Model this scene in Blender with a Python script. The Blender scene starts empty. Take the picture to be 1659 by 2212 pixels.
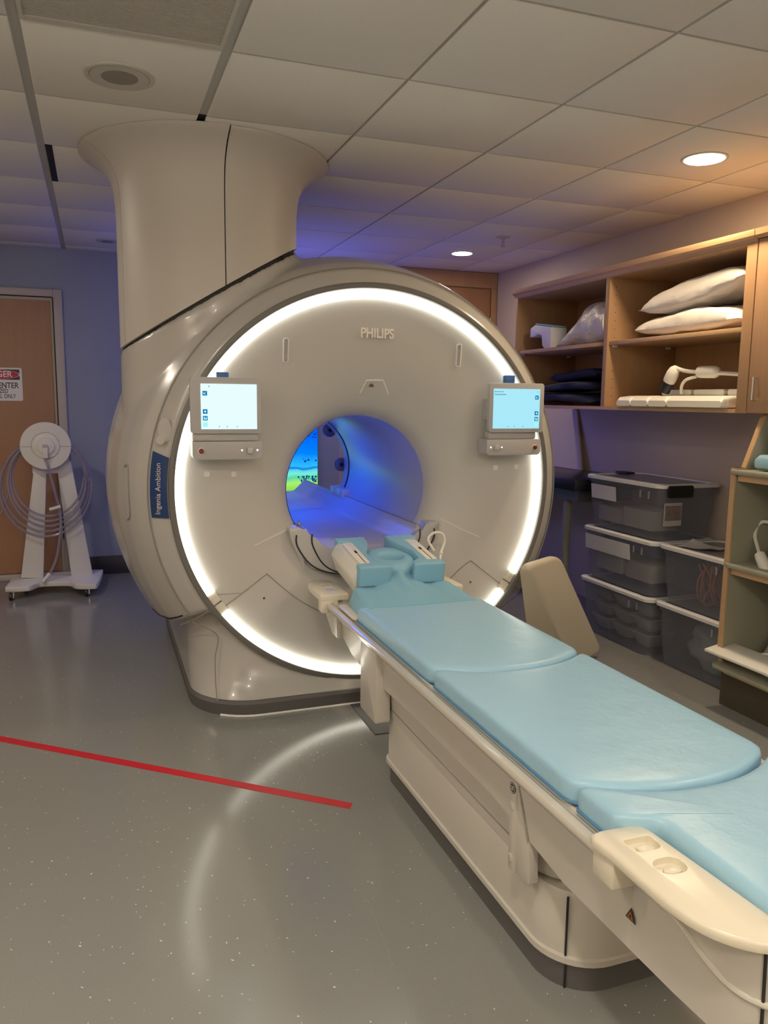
import bpy, bmesh, math, random
from math import sin, cos, pi, radians, sqrt, hypot, atan2
from mathutils import Vector, Matrix, noise
random.seed(7)
S = bpy.context.scene
COL = S.collection
V = Vector
# ------------------------------------------------------------------ camera
F, YAW, PITCH, ROLL, H = 1695.49, .350449, .1421176, .011164, 1.39
CEIL = H + 1.0835
fw = V((sin(YAW) * cos(PITCH), cos(YAW) * cos(PITCH), -sin(PITCH)))
r0 = V((cos(YAW), -sin(YAW), 0)); u0 = r0.cross(fw)
RT = r0 * cos(ROLL) + u0 * sin(ROLL); UP = -r0 * sin(ROLL) + u0 * cos(ROLL)
CAM = V((0, 0, H))
def ray(px, py):
    return RT * ((px - 829.5) / F) + UP * (-(py - 1106) / F) + fw
def on(axis, val, px, py):
    d = ray(px, py); return CAM + d * ((val - CAM[axis]) / d[axis])
def aty(px, py, y): return on(1, y, px, py)
def atz(px, py, z): return on(2, z, px, py)
def atx(px, py, x): return on(0, x, px, py)
cd = bpy.data.cameras.new('camera'); co = bpy.data.objects.new('camera', cd); COL.objects.link(co)
cd.sensor_fit = 'HORIZONTAL'; cd.sensor_width = 36; cd.lens = 36 * F / 1659
m = Matrix((RT, UP, -fw)).transposed().to_4x4(); m.translation = CAM
co.matrix_world = m; S.camera = co; cd.clip_start = .02

# ------------------------------------------------------------------ materials
def srgb(r, g, b):
    f = lambda c: (c / 12.92 if c <= .04045 else ((c + .055) / 1.055) ** 2.4)
    return (f(r / 255), f(g / 255), f(b / 255), 1)
def mat(name, col, rough=.5, metal=0, spec=.5, coat=0, noise_=0, scale=20, bump=0, bscale=60, emit=None, es=0, trans=0, bdist=.01):
    m = bpy.data.materials.new(name); m.use_nodes = True
    nt = m.node_tree; b = nt.nodes['Principled BSDF']
    b.inputs['Base Color'].default_value = col; b.inputs['Roughness'].default_value = rough
    b.inputs['Metallic'].default_value = metal; b.inputs['Specular IOR Level'].default_value = spec
    b.inputs['Coat Weight'].default_value = coat; b.inputs['Transmission Weight'].default_value = trans
    tc = nt.nodes.new('ShaderNodeTexCoord')
    if noise_:
        n = nt.nodes.new('ShaderNodeTexNoise'); n.inputs['Scale'].default_value = scale; n.inputs['Detail'].default_value = 4
        nt.links.new(tc.outputs['Object'], n.inputs['Vector'])
        mx = nt.nodes.new('ShaderNodeMix'); mx.data_type = 'RGBA'
        mx.inputs[6].default_value = [c * (1 - noise_) for c in col[:3]] + [1]
        mx.inputs[7].default_value = [min(1, c * (1 + noise_)) for c in col[:3]] + [1]
        nt.links.new(n.outputs['Fac'], mx.inputs[0]); nt.links.new(mx.outputs[2], b.inputs['Base Color'])
    if bump:
        n = nt.nodes.new('ShaderNodeTexNoise'); n.inputs['Scale'].default_value = bscale; n.inputs['Detail'].default_value = 5
        nt.links.new(tc.outputs['Object'], n.inputs['Vector'])
        bp = nt.nodes.new('ShaderNodeBump'); bp.inputs['Strength'].default_value = bump; bp.inputs['Distance'].default_value = bdist
        nt.links.new(n.outputs['Fac'], bp.inputs['Height']); nt.links.new(bp.outputs['Normal'], b.inputs['Normal'])
    if emit:
        b.inputs['Emission Color'].default_value = emit; b.inputs['Emission Strength'].default_value = es
    return m
def wood(name, c1, c2, rough=.45, axis=2):
    m = mat(name, c1, rough); nt = m.node_tree; b = nt.nodes['Principled BSDF']
    tc = nt.nodes.new('ShaderNodeTexCoord'); mp = nt.nodes.new('ShaderNodeMapping')
    sc = [28, 28, 28]; sc[axis] = 1.6; mp.inputs['Scale'].default_value = sc
    n = nt.nodes.new('ShaderNodeTexNoise'); n.inputs['Scale'].default_value = 1.6; n.inputs['Detail'].default_value = 6; n.inputs['Distortion'].default_value = .6
    mx = nt.nodes.new('ShaderNodeMix'); mx.data_type = 'RGBA'; mx.inputs[6].default_value = c1; mx.inputs[7].default_value = c2
    nt.links.new(tc.outputs['Object'], mp.inputs['Vector']); nt.links.new(mp.outputs['Vector'], n.inputs['Vector'])
    nt.links.new(n.outputs['Fac'], mx.inputs[0]); nt.links.new(mx.outputs[2], b.inputs['Base Color'])
    return m
def clear(name, col, alpha, rough=.3):
    m = bpy.data.materials.new(name); m.use_nodes = True; nt = m.node_tree
    b = nt.nodes['Principled BSDF']; b.inputs['Base Color'].default_value = col; b.inputs['Roughness'].default_value = rough
    t = nt.nodes.new('ShaderNodeBsdfTransparent'); mx = nt.nodes.new('ShaderNodeMixShader'); mx.inputs[0].default_value = alpha
    out = nt.nodes['Material Output']
    nt.links.new(t.outputs[0], mx.inputs[1]); nt.links.new(b.outputs[0], mx.inputs[2]); nt.links.new(mx.outputs[0], out.inputs['Surface'])
    return m
def glow(name, col, s):
    m = bpy.data.materials.new(name); m.use_nodes = True; nt = m.node_tree; nt.nodes.remove(nt.nodes['Principled BSDF'])
    e = nt.nodes.new('ShaderNodeEmission'); e.inputs[0].default_value = col; e.inputs[1].default_value = s
    nt.links.new(e.outputs[0], nt.nodes['Material Output'].inputs['Surface']); return m

M = {}
M['shell'] = mat('glossy_white_plastic', (.49, .475, .445, 1), .25, coat=.3)
M['face'] = mat('satin_white_plastic', (.52, .505, .475, 1), .38)
M['column'] = mat('matt_white_plastic', (.55, .52, .475, 1), .45)
M['trim'] = mat('grey_trim', (.13, .125, .115, 1), .4)
M['kick'] = mat('dark_grey_plinth', (.10, .095, .09, 1), .5)
M['seam'] = mat('dark_seam', (.012, .011, .010, 1), .7)
M['softseam'] = mat('grey_seam', (.26, .245, .22, 1), .6)
M['ring'] = glow('white_ring_light', (1, .95, .80, 1), 5.2)
M['frost'] = mat('frosted_lens', (.75, .72, .62, 1), .4)
M['liner'] = mat('bore_liner', (.46, .46, .47, 1), .24)
M['bridge'] = mat('bridge_plastic', (.52, .51, .50, 1), .35)
M['bezel'] = mat('bezel_grey', (.44, .43, .43, 1), .4)
M['navy'] = mat('navy_plate', srgb(18, 52, 104), .4)
M['bluecap'] = mat('blue_cap', srgb(45, 95, 160), .4)
M['white'] = mat('white_paint', (.75, .73, .70, 1), .4)
M['black'] = mat('black_plastic', (.01, .01, .012, 1), .4)
M['red'] = mat('red_button', (.16, .01, .012, 1), .35)
M['logo'] = mat('logo_silver', (.78, .74, .68, 1), .3, metal=.3)
M['led'] = glow('white_indicator', (.85, .88, 1, 1), 1.6)
M['table'] = mat('cream_table_plastic', (.60, .57, .505, 1), .33, coat=.1)
M['tablegloss'] = mat('cream_table_gloss', (.64, .605, .53, 1), .2, coat=.4)
M['cream'] = mat('cream_handle_plastic', (.78, .72, .58, 1), .3)
M['vinyl'] = mat('light_blue_vinyl', srgb(158, 200, 222), .36, bump=.22, bscale=9, bdist=.02)
M['vinyl2'] = mat('blue_vinyl_piping', srgb(78, 128, 165), .5)
M['foam'] = mat('blue_foam', srgb(134, 184, 208), .6, bump=.05, bscale=80)
M['foamdark'] = mat('blue_foam_dark', srgb(95, 150, 182), .6)
M['beige'] = mat('beige_vinyl', (.55, .49, .38, 1), .5, bump=.05, bscale=200)
M['wallblue'] = mat('blue_grey_wall', srgb(150, 160, 176), .7, noise_=.03, scale=6)
M['wallcream'] = mat('cream_wall', srgb(196, 182, 166), .7, noise_=.03, scale=6)
M['tile'] = mat('ceiling_tile', (.74, .72, .67, 1), .85, noise_=.05, scale=180, bump=.05, bscale=300)
M['grid'] = mat('ceiling_grid', (.46, .45, .42, 1), .6)
M['void'] = mat('ceiling_void', (.005, .005, .005, 1), .9)
M['maple'] = wood('maple_wood', srgb(180, 144, 106), srgb(166, 128, 92))
M['mapleh'] = wood('maple_wood_edge', srgb(196, 162, 122), srgb(184, 148, 108), axis=1)
M['doorw'] = wood('door_wood', srgb(168, 126, 92), srgb(156, 114, 82))
M['frame'] = mat('door_frame_metal', srgb(190, 182, 168), .45)
M['rubber'] = mat('baseboard_rubber', srgb(58, 56, 60), .5)
M['bin'] = clear('clear_plastic', (.27, .28, .32, 1), .38, .25)
M['lid'] = mat('bin_lid_white', (.72, .72, .72, 1), .35)
M['lidc'] = clear('lid_clear', (.5, .5, .52, 1), .55, .3)
M['paper'] = mat('paper', (.72, .72, .72, 1), .7)
M['photo'] = mat('label_print', (.20, .15, .14, 1), .6, noise_=.7, scale=90)
M['paperp'] = mat('printed_label', (.45, .42, .42, 1), .6)
M['bag'] = mat('plastic_bag', (.72, .70, .66, 1), .3, bump=.8, bscale=14, bdist=.03)
M['bagc'] = clear('crumpled_clear_bag', (.6, .65, .66, 1), .4, .3)
M['pillow'] = mat('white_pillowcase', (.80, .76, .70, 1), .7, bump=.4, bscale=7, bdist=.03)
M['coil'] = mat('coil_white', (.80, .78, .70, 1), .4)
M['cool'] = mat('pale_plastic', (.72, .74, .80, 1), .4)
M['carton'] = mat('carton_card', (.40, .39, .37, 1), .7)
M['blanket'] = mat('navy_blanket', srgb(26, 32, 58), .85, bump=.3, bscale=50)
M['cart'] = mat('grey_laminate', srgb(150, 148, 130), .5)
M['brown'] = mat('dark_brown_plinth', srgb(70, 60, 46), .6)
M['hose'] = clear('smoky_tube', srgb(168, 160, 180), .55, .2)
M['copper'] = mat('orange_cable', srgb(170, 110, 90), .6)
M['desk'] = mat('black_counter', (.012, .013, .018, 1), .25)
M['tapered'] = mat('red_tape', srgb(190, 26, 42), .5)
M['sign'] = mat('sign_white', (.85, .84, .80, 1), .5)
M['signred'] = mat('sign_red', srgb(200, 20, 50), .5)
M['steel'] = mat('steel', (.5, .5, .5, 1), .3, metal=.9)
M['orange'] = mat('label_orange', srgb(150, 90, 40), .5)
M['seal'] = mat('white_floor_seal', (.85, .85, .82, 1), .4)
M['lamp'] = glow('lamp_warm', (1, .93, .78, 1), 14)
M['off'] = mat('lamp_trim', (.50, .48, .43, 1), .5)
M['offdark'] = mat('lamp_recess', (.25, .23, .20, 1), .6)
M['scr1'] = glow('screen_cyan_white', (.80, .985, 1, 1), 1.0)
M['scr2'] = glow('screen_cyan', (.42, .86, 1, 1), .95)
M['icon'] = glow('screen_icon_blue', (.0, .16, .42, 1), 1.0)
M['iconlt'] = glow('screen_icon_pale', (.35, .95, .95, 1), 1.0)
M['leafblue'] = glow('picture_dark_blue', (.0, .05, .22, 1), 1.0)
M['icong'] = glow('screen_icon_grey', (.15, .35, .35, 1), 1.0)

# floor: grey speckled vinyl, glossy
def floor_mat():
    m = mat('speckled_vinyl_floor', (.17, .16, .145, 1), .24); nt = m.node_tree; b = nt.nodes['Principled BSDF']
    tc = nt.nodes.new('ShaderNodeTexCoord')
    v = nt.nodes.new('ShaderNodeTexVoronoi'); v.inputs['Scale'].default_value = 42; v.inputs['Randomness'].default_value = 1
    d = nt.nodes.new('ShaderNodeTexNoise'); d.inputs['Scale'].default_value = 60
    va = nt.nodes.new('ShaderNodeVectorMath'); va.operation = 'MULTIPLY_ADD'; va.inputs[1].default_value = (.02, .02, .02)
    nt.links.new(tc.outputs['Object'], d.inputs['Vector']); nt.links.new(d.outputs['Color'], va.inputs[0]); nt.links.new(tc.outputs['Object'], va.inputs[2])
    nt.links.new(va.outputs[0], v.inputs['Vector'])
    sp = nt.nodes.new('ShaderNodeMath'); sp.operation = 'LESS_THAN'; sp.inputs[1].default_value = .085
    nt.links.new(v.outputs['Distance'], sp.inputs[0])
    sep = nt.nodes.new('ShaderNodeSeparateColor'); nt.links.new(v.outputs['Color'], sep.inputs[0])
    keep = nt.nodes.new('ShaderNodeMath'); keep.operation = 'GREATER_THAN'; keep.inputs[1].default_value = .42; nt.links.new(sep.outputs[0], keep.inputs[0])
    mul = nt.nodes.new('ShaderNodeMath'); mul.operation = 'MULTIPLY'; nt.links.new(sp.outputs[0], mul.inputs[0]); nt.links.new(keep.outputs[0], mul.inputs[1])
    n = nt.nodes.new('ShaderNodeTexNoise'); n.inputs['Scale'].default_value = 220; nt.links.new(tc.outputs['Object'], n.inputs['Vector'])
    base = nt.nodes.new('ShaderNodeMix'); base.data_type = 'RGBA'; base.inputs[6].default_value = (.215, .215, .204, 1); base.inputs[7].default_value = (.265, .267, .254, 1)
    nt.links.new(n.outputs['Fac'], base.inputs[0])
    mx = nt.nodes.new('ShaderNodeMix'); mx.data_type = 'RGBA'; nt.links.new(mul.outputs[0], mx.inputs[0]); nt.links.new(base.outputs[2], mx.inputs[6]); mx.inputs[7].default_value = (.75, .73, .68, 1)
    nt.links.new(mx.outputs[2], b.inputs['Base Color'])
    b.inputs['Roughness'].default_value = .165
    return m
M['floor'] = floor_mat()
# meadow picture shown on the wall display (screen emits)
def meadow():
    m = glow('meadow_screen', (0, .2, 1, 1), 1.3); nt = m.node_tree; e = [n for n in nt.nodes if n.type == 'EMISSION'][0]
    tc = nt.nodes.new('ShaderNodeTexCoord'); sx = nt.nodes.new('ShaderNodeSeparateXYZ')
    nt.links.new(tc.outputs['Object'], sx.inputs[0])
    n = nt.nodes.new('ShaderNodeTexNoise'); n.inputs['Scale'].default_value = 5; nt.links.new(tc.outputs['Object'], n.inputs['Vector'])
    ma = nt.nodes.new('ShaderNodeMath'); ma.operation = 'MULTIPLY_ADD'; ma.inputs[1].default_value = .07
    nt.links.new(n.outputs['Fac'], ma.inputs[0]); nt.links.new(sx.outputs['Z'], ma.inputs[2])
    mr = nt.nodes.new('ShaderNodeMapRange'); mr.inputs[1].default_value = .64; mr.inputs[2].default_value = 1.24
    nt.links.new(ma.outputs[0], mr.inputs[0])
    cr = nt.nodes.new('ShaderNodeValToRGB'); el = cr.color_ramp.elements
    cols = [(0, (.03, .16, .03)), (.06, (.22, .55, .05)), (.15, (.30, .68, .12)), (.22, (.08, .52, .30)), (.27, (.16, .66, .50)), (.32, (.06, .52, .75)), (.345, (.01, .12, .45)), (.375, (.02, .40, .95)), (.55, (.0, .18, .95)), (1, (.0, .06, .85))]
    el[0].position = cols[0][0]; el[0].color = cols[0][1] + (1,); el[1].position = 1; el[1].color = cols[-1][1] + (1,)
    for p, c in cols[1:-1]: k = el.new(p); k.color = c + (1,)
    nt.links.new(mr.outputs[0], cr.inputs[0]); nt.links.new(cr.outputs[0], e.inputs[0])
    return m
M['meadow'] = meadow()

# ------------------------------------------------------------------ mesh helpers
class MB:
    def __init__(s): s.bm = bmesh.new(); s.mi = 0
    def face(s, vs):
        try:
            f = s.bm.faces.new(vs); f.material_index = s.mi; return f
        except ValueError: return None
    def vert(s, p): return s.bm.verts.new(p)
    def loft(s, rings, closed=True, cap0=True, cap1=True):
        R = [[s.vert(p) for p in r] for r in rings]
        n = len(R[0])
        for a, b in zip(R, R[1:]):
            for i in range(n if closed else n - 1):
                j = (i + 1) % n; s.face((a[i], a[j], b[j], b[i]))
        if closed and cap0: s.face(R[0][::-1])
        if closed and cap1: s.face(R[-1])
        return R
    def grid(s, P):
        return s.loft(P, closed=False)
    def box(s, x0, x1, y0, y1, z0, z1):
        b = [(x0, y0), (x1, y0), (x1, y1), (x0, y1)]
        s.loft([[V((x, y, z0)) for x, y in b], [V((x, y, z1)) for x, y in b]]); return s
    def hexa(s, a, b): s.loft([a, b]); return s
    def prism(s, poly, lo, hi, plane='xy'):
        f = {'xy': lambda p, t: V((p[0], p[1], t)), 'xz': lambda p, t: V((p[0], t, p[1])), 'yz': lambda p, t: V((t, p[0], p[1]))}[plane]
        s.loft([[f(p, lo) for p in poly], [f(p, hi) for p in poly]]); return s
    def cyl(s, c, axis, r, h, n=32, r2=None):
        c = V(c); a = V(axis).normalized(); u = a.orthogonal().normalized(); w = a.cross(u); r2 = r if r2 is None else r2
        s.loft([[c + (u * cos(2 * pi * i / n) + w * sin(2 * pi * i / n)) * r for i in range(n)],
                [c + a * h + (u * cos(2 * pi * i / n) + w * sin(2 * pi * i / n)) * r2 for i in range(n)]]); return s
    def lathe(s, c, axis, prof, n=48):
        c = V(c); a = V(axis).normalized(); u = a.orthogonal().normalized(); w = a.cross(u)
        s.loft([[c + a * t + (u * cos(2 * pi * i / n) + w * sin(2 * pi * i / n)) * max(r, 1e-4) for i in range(n)] for t, r in prof]); return s
    def tube(s, pts, r, n=8, cyc=False, flat=1):
        pts = [V(p) for p in pts]; rings = []; N = len(pts); up = None
        for i, p in enumerate(pts):
            a = pts[(i + 1) % N] if (cyc or i < N - 1) else p
            b = pts[(i - 1) % N] if (cyc or i > 0) else p
            t = (a - b).normalized()
            if up is None: up = t.orthogonal().normalized()
            up = (up - t * up.dot(t)).normalized(); w = t.cross(up)
            rings.append([p + up * cos(2 * pi * k / n) * r + w * sin(2 * pi * k / n) * r for k in range(n)])
        if cyc: rings.append(rings[0]); s.loft(rings, True, False, False); bmesh.ops.remove_doubles(s.bm, verts=s.bm.verts[:], dist=1e-5)
        else: s.loft(rings)
        return s
    def bevel(s, w, seg=2, ang=30):
        s.bm.normal_update()
        E = [e for e in s.bm.edges if len(e.link_faces) == 2 and e.calc_face_angle(0) > radians(ang)]
        bmesh.ops.bevel(s.bm, geom=E, offset=w, segments=seg, affect='EDGES', clamp_overlap=True, profile=.5); return s
def finish(me, sharp=38):
    b = bmesh.new(); b.from_mesh(me)
    bmesh.ops.recalc_face_normals(b, faces=b.faces[:])
    for f in b.faces: f.smooth = True
    for e in b.edges:
        if len(e.link_faces) == 2 and e.calc_face_angle(0) > radians(sharp): e.smooth = False
    b.to_mesh(me); b.free()
def place(o, parent):
    COL.objects.link(o)
    if parent is not None:
        o.parent = parent; r = parent
        inv = Matrix.Identity(4)
        if parent.type == 'EMPTY': inv = Matrix.Translation(-parent.location)
        elif parent.parent is not None and parent.parent.type == 'EMPTY': inv = Matrix.Identity(4)
        o.matrix_parent_inverse = inv
    return o
def obj(name, mb, material, parent=None, sharp=38):
    me = bpy.data.meshes.new(name); mb.bm.to_mesh(me); mb.bm.free(); finish(me, sharp)
    for x in (material if isinstance(material, (list, tuple)) else [material]): me.materials.append(M[x])
    return place(bpy.data.objects.new(name, me), parent)
def thing(name, loc, label, cat, group=None):
    o = bpy.data.objects.new(name, None); o.location = V(loc); COL.objects.link(o)
    o.empty_display_size = .1; o['label'] = label; o['category'] = cat
    if group: o['group'] = group
    return o
def tag(o, label, cat, group=None):
    o['label'] = label; o['category'] = cat
    if group: o['group'] = group
    return o
def struct(name, mb, mt, parent=None, sharp=38):
    o = obj(name, mb, mt, parent, sharp)
    if parent is None: o['kind'] = 'structure'
    return o
def label(o, t): o['label'] = t; return o
def text(name, s, size, mtx, mt, parent, ext=.001, off=0, sx=1, align='CENTER'):
    c = bpy.data.curves.new(name, 'FONT'); c.body = s; c.size = size; c.extrude = ext; c.align_x = align; c.align_y = 'CENTER'; c.offset = off
    t = bpy.data.objects.new('tmp', c); COL.objects.link(t); bpy.context.view_layer.update()
    me = bpy.data.meshes.new_from_object(t.evaluated_get(bpy.context.evaluated_depsgraph_get()))
    bpy.data.objects.remove(t); me.name = name
    me.transform(mtx @ Matrix.Diagonal((sx, 1, 1, 1))); me.materials.clear(); me.materials.append(M[mt])
    return place(bpy.data.objects.new(name, me), parent)
def frame_m(o, x, y):
    x = V(x).normalized(); y = V(y).normalized(); z = x.cross(y)
    m = Matrix((x, y, z)).transposed().to_4x4(); m.translation = V(o); return m
FRONT = lambda p: frame_m(p, (1, 0, 0), (0, 0, 1))
def carve(o, cut, sharp):
    bmesh.ops.recalc_face_normals(cut.bm, faces=cut.bm.faces[:])
    me = bpy.data.meshes.new('c'); cut.bm.to_mesh(me); cut.bm.free(); c = bpy.data.objects.new('c', me); COL.objects.link(c)
    b = o.modifiers.new('b', 'BOOLEAN'); b.object = c; b.operation = 'DIFFERENCE'; b.solver = 'EXACT'
    bpy.context.view_layer.update(); nm = bpy.data.meshes.new_from_object(o.evaluated_get(bpy.context.evaluated_depsgraph_get()))
    o.modifiers.clear(); n = o.data.name; o.data = nm; nm.name = n; finish(nm, sharp); bpy.data.objects.remove(c)
def rr(x0, x1, y0, y1, r, n=6):
    P = []
    rs = r if isinstance(r, (list, tuple)) else [r] * 4
    for (cx, cy, a, q) in ((x0, y0, pi, rs[0]), (x1, y0, 1.5 * pi, rs[1]), (x1, y1, 0, rs[2]), (x0, y1, .5 * pi, rs[3])):
        ox = cx + q if cx == x0 else cx - q; oy = cy + q if cy == y0 else cy - q
        for k in range(n + 1):
            t = a + pi / 2 * k / n; P.append((ox + q * cos(t), oy + q * sin(t)))
    return P
def interp(x, pts):
    if x <= pts[0][0]: return pts[0][1]
    for (a, b), (c, d) in zip(pts, pts[1:]):
        if x <= c: return b + (d - b) * (x - a) / (c - a)
    return pts[-1][1]
def smooth_curve(P, n=8, cyc=False):
    P = [V(p) for p in P]; out = []; N = len(P)
    g = lambda i: P[i % N] if cyc else P[max(0, min(N - 1, i))]
    for i in range(N if cyc else N - 1):
        a, b, c, d = g(i - 1), g(i), g(i + 1), g(i + 2)
        for k in range(n):
            t = k / n
            out.append(.5 * ((2 * b) + (c - a) * t + (2 * a - 5 * b + 4 * c - d) * t * t + (3 * b - a - 3 * c + d) * t ** 3))
    if not cyc: out.append(P[-1])
    return out

# ------------------------------------------------------------------ room shell
XR, XL, YB, YF = 3.26, -1.9, 6.47, -2.6
mb = MB(); mb.box(XL - .1, XR + .1, YF - .1, YB + .1, -.1, 0); struct('floor', mb, 'floor')
mb = MB()
for a, b in (((640, 1645), (663, 1692)), ((795, 1945), (850, 2090))):
    p, q = atz(*a, 0), atz(*b, 0); d = (q - p).normalized(); n = V((-d.y, d.x, 0)) * .0015
    mb.loft([[p - n, q - n, q + n, p + n], [v + V((0, 0, .0006)) for v in (p - n, q - n, q + n, p + n)]])
struct('trim_1', mb, 'softseam')
# floor trench cover between scanner and table
mb = MB(); p = [atz(758, 1524, 0), atz(808, 1588, 0)]
d = p[1] - p[0]
mb.box(p[0].x, p[0].x + .62, p[1].y, 3.29, 0, .004); struct('trim_2', mb, 'kick')
# ceiling: exposed grid and tegular tiles
X0, Y0, TS = -.1802, 2.6513, .6096
mb = MB(); mb.box(XL - .1, XR + .1, YF - .1, YB + .1, CEIL, CEIL + .1)
holes = [(2.575, 2.961, .105), (2.573, 5.43, .09), (.118, 2.978, .115), (.108, 6.054, .08)]
mb.mi = 1
for i in range(-4, 7):
    for j in range(-10, 8):
        if (i, j) == (0, -1): continue
        g0 = .016 if i in (0, 1) else .006; g1 = .016 if i + 1 in (0, 1) else .006
        x0, x1 = X0 + i * TS + g0, X0 + (i + 1) * TS - g1; y0, y1 = Y0 + j * TS + .006, Y0 + (j + 1) * TS - .006
        x0, x1, y0, y1 = max(x0, XL), min(x1, XR), max(y0, YF), min(y1, YB)
        if x1 - x0 < .02 or y1 - y0 < .02: continue
        z = CEIL
        b = .005
        mb.loft([[V((x0, y0, z)), V((x1, y0, z)), V((x1, y1, z)), V((x0, y1, z))],
                 [V((x0, y0, z - .007)), V((x1, y0, z - .007)), V((x1, y1, z - .007)), V((x0, y1, z - .007))],
                 [V((x0 + b, y0 + b, z - .010)), V((x1 - b, y0 + b, z - .010)), V((x1 - b, y1 - b, z - .010)), V((x0 + b, y1 - b, z - .010))]], cap0=False)
mb.mi = 2
mb.box(X0 + .016, X0 + .045, Y0 + 2 * TS, Y0 + 3 * TS, CEIL - .0108, CEIL - .004)
mb.box(X0 + TS - .016, X0 + TS + .016, 3.27, 3.37, CEIL - .0018, CEIL)
struct('ceiling', mb, ['grid', 'tile', 'void'])
mb = MB(); mb.box(XL, 1.95, YB, YB + .1, 0, CEIL); struct('wall_back', mb, 'wallblue')
mb = MB(); mb.box(1.95, XR + .1, YB, YB + .1, 0, CEIL); struct('wall_corner', mb, 'wallcream')
mb = MB(); mb.box(XR, XR + .1, YF, YB, 0, CEIL); struct('wall_right', mb, 'wallcream')
mb = MB(); mb.box(XL - .1, XL, YF, YB, 0, CEIL); struct('wall_left', mb, 'wallcream')
mb = MB(); mb.box(XL, XR, YF - .1, YF, 0, CEIL); struct('wall_front', mb, 'wallcream')
mb = MB(); mb.box(-.185, 1.94, YB - .012, YB, 0, .145); mb.bevel(.004); struct('baseboard_back', mb, 'rubber')
# door with metal frame in the back wall
DY = YB
dr = aty(133, 627, DY); xr = dr.x; zt = dr.z
mb = MB()
mb.box(xr - .062, xr, DY - .03, DY + .0, 0, zt); mb.box(-1.3, xr - .062, DY - .03, DY, zt - .055, zt)
mb.box(-1.3, -1.24, DY - .03, DY, 0, zt - .055); mb.bevel(.005)
dj = struct('door_1', mb, 'frame')
mb = MB(); mb.box(-1.22, xr - .085, DY - .018, DY - .002, .05, zt - .08); struct('door_panel', mb, 'doorw', dj)
mb = MB(); mb.box(xr - .084, xr - .063, DY - .014, DY - .001, .02, zt - .056); mb.box(-1.24, xr - .084, DY - .014, DY - .001, zt - .079, zt - .056)
struct('door_stop', mb, 'frame', dj)
mb = MB(); mb.box(xr - .068, xr - .0605, DY - .0315, DY - .02, .3, zt - .06); mb.box(-1.24, xr - .07, DY - .0315, DY - .02, zt - .061, zt - .0545); struct('door_gasket', mb, 'seam', dj)
mb = MB(); mb.box(-1.24, xr - .062, DY - .05, DY - .0, .0, .045); mb.bevel(.006); struct('door_sill', mb, 'frame', dj)
# warning sign on the door
a, b = aty(46, 795, DY - .02), aty(49, 866, DY - .02)
sx1, sz1, sz0 = (a.x + b.x) / 2 + .003, a.z, b.z; sw = .34; sx0 = sx1 - sw; sh = sz1 - sz0
sg = thing('danger_sign', (sx0 + sw / 2, DY - .02, sz0), 'white warning sign with red DANGER oval screwed to the wooden door', 'sign')
mb = MB(); mb.prism(rr(sx0, sx1, sz0, sz1, .012), DY - .0215, DY - .0185, 'xz'); obj('sign_plate', mb, 'sign', sg)
mb = MB(); mb.prism(rr(sx0 + .016, sx1 - .016, sz1 - .36 * sh, sz1 - .05 * sh, .003), DY - .0225, DY - .0214, 'xz'); obj('header_panel', mb, 'black', sg)
cz = sz1 - .205 * sh
ell = lambda k: [(sx0 + sw / 2 + cos(t * pi / 20) * (sw / 2 - .02) * k, cz + sin(t * pi / 20) * .135 * sh * k) for t in range(40)]
mb = MB(); mb.prism(ell(1.04), DY - .0232, DY - .0224, 'xz'); obj('oval_outline', mb, 'sign', sg)
mb = MB(); mb.prism(ell(1), DY - .0239, DY - .0231, 'xz'); obj('red_oval', mb, 'signred', sg)
ty = DY - .0243
text('sign_lettering', 'DANGER', .25 * sh, FRONT((sx1 - .066, ty, cz)), 'sign', sg, .0004, .0012, .94, 'RIGHT')
text('sign_lettering', 'DO NOT ENTER', .24 * sh, FRONT((sx1 - .026, DY - .0219, sz1 - .54 * sh)), 'black', sg, .0004, .0010, .80, 'RIGHT')
text('sign_lettering', 'AUTHORIZED', .18 * sh, FRONT((sx1 - .098, DY - .0219, sz1 - .71 * sh)), 'black', sg, .0004, .0005, .70, 'RIGHT')
text('sign_lettering', 'PERSONNEL ONLY', .18 * sh, FRONT((sx1 - .048, DY - .0219, sz1 - .865 * sh)), 'black', sg, .0004, .0005, .69, 'RIGHT')

# tall wooden closet filling the back right corner
CY = 6.15
cl = thing('corner_closet', (2.6, CY + .15, 0), 'tall maple closet from floor to ceiling behind the scanner in the far corner', 'closet')
mb = MB(); mb.box(2.14, 3.255, CY + .022, YB - .003, .0, CEIL - .012); obj('carcass', mb, 'maple', cl)
mb = MB(); mb.box(2.14, 3.255, CY, CY + .022, 2.335, CEIL - .012); mb.box(3.20, 3.255, CY, CY + .022, .1, 2.335); mb.bevel(.003); obj('face_frame', mb, 'maple', cl)
for x0, x1 in ((2.15, 2.575), (2.585, 3.19)):
    mb = MB(); mb.box(x0, x1, CY - .002, CY + .02, .1, 2.325); mb.bevel(.003); d = obj('door', mb, 'doorw', cl)
    mb = MB(); mb.cyl(V((x1 + .004 if x1 > 3 else x0 - .004, CY - .006, 2.0)), (0, 0, 1), .006, .09, 12); obj('hinge', mb, 'steel', d)

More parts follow.
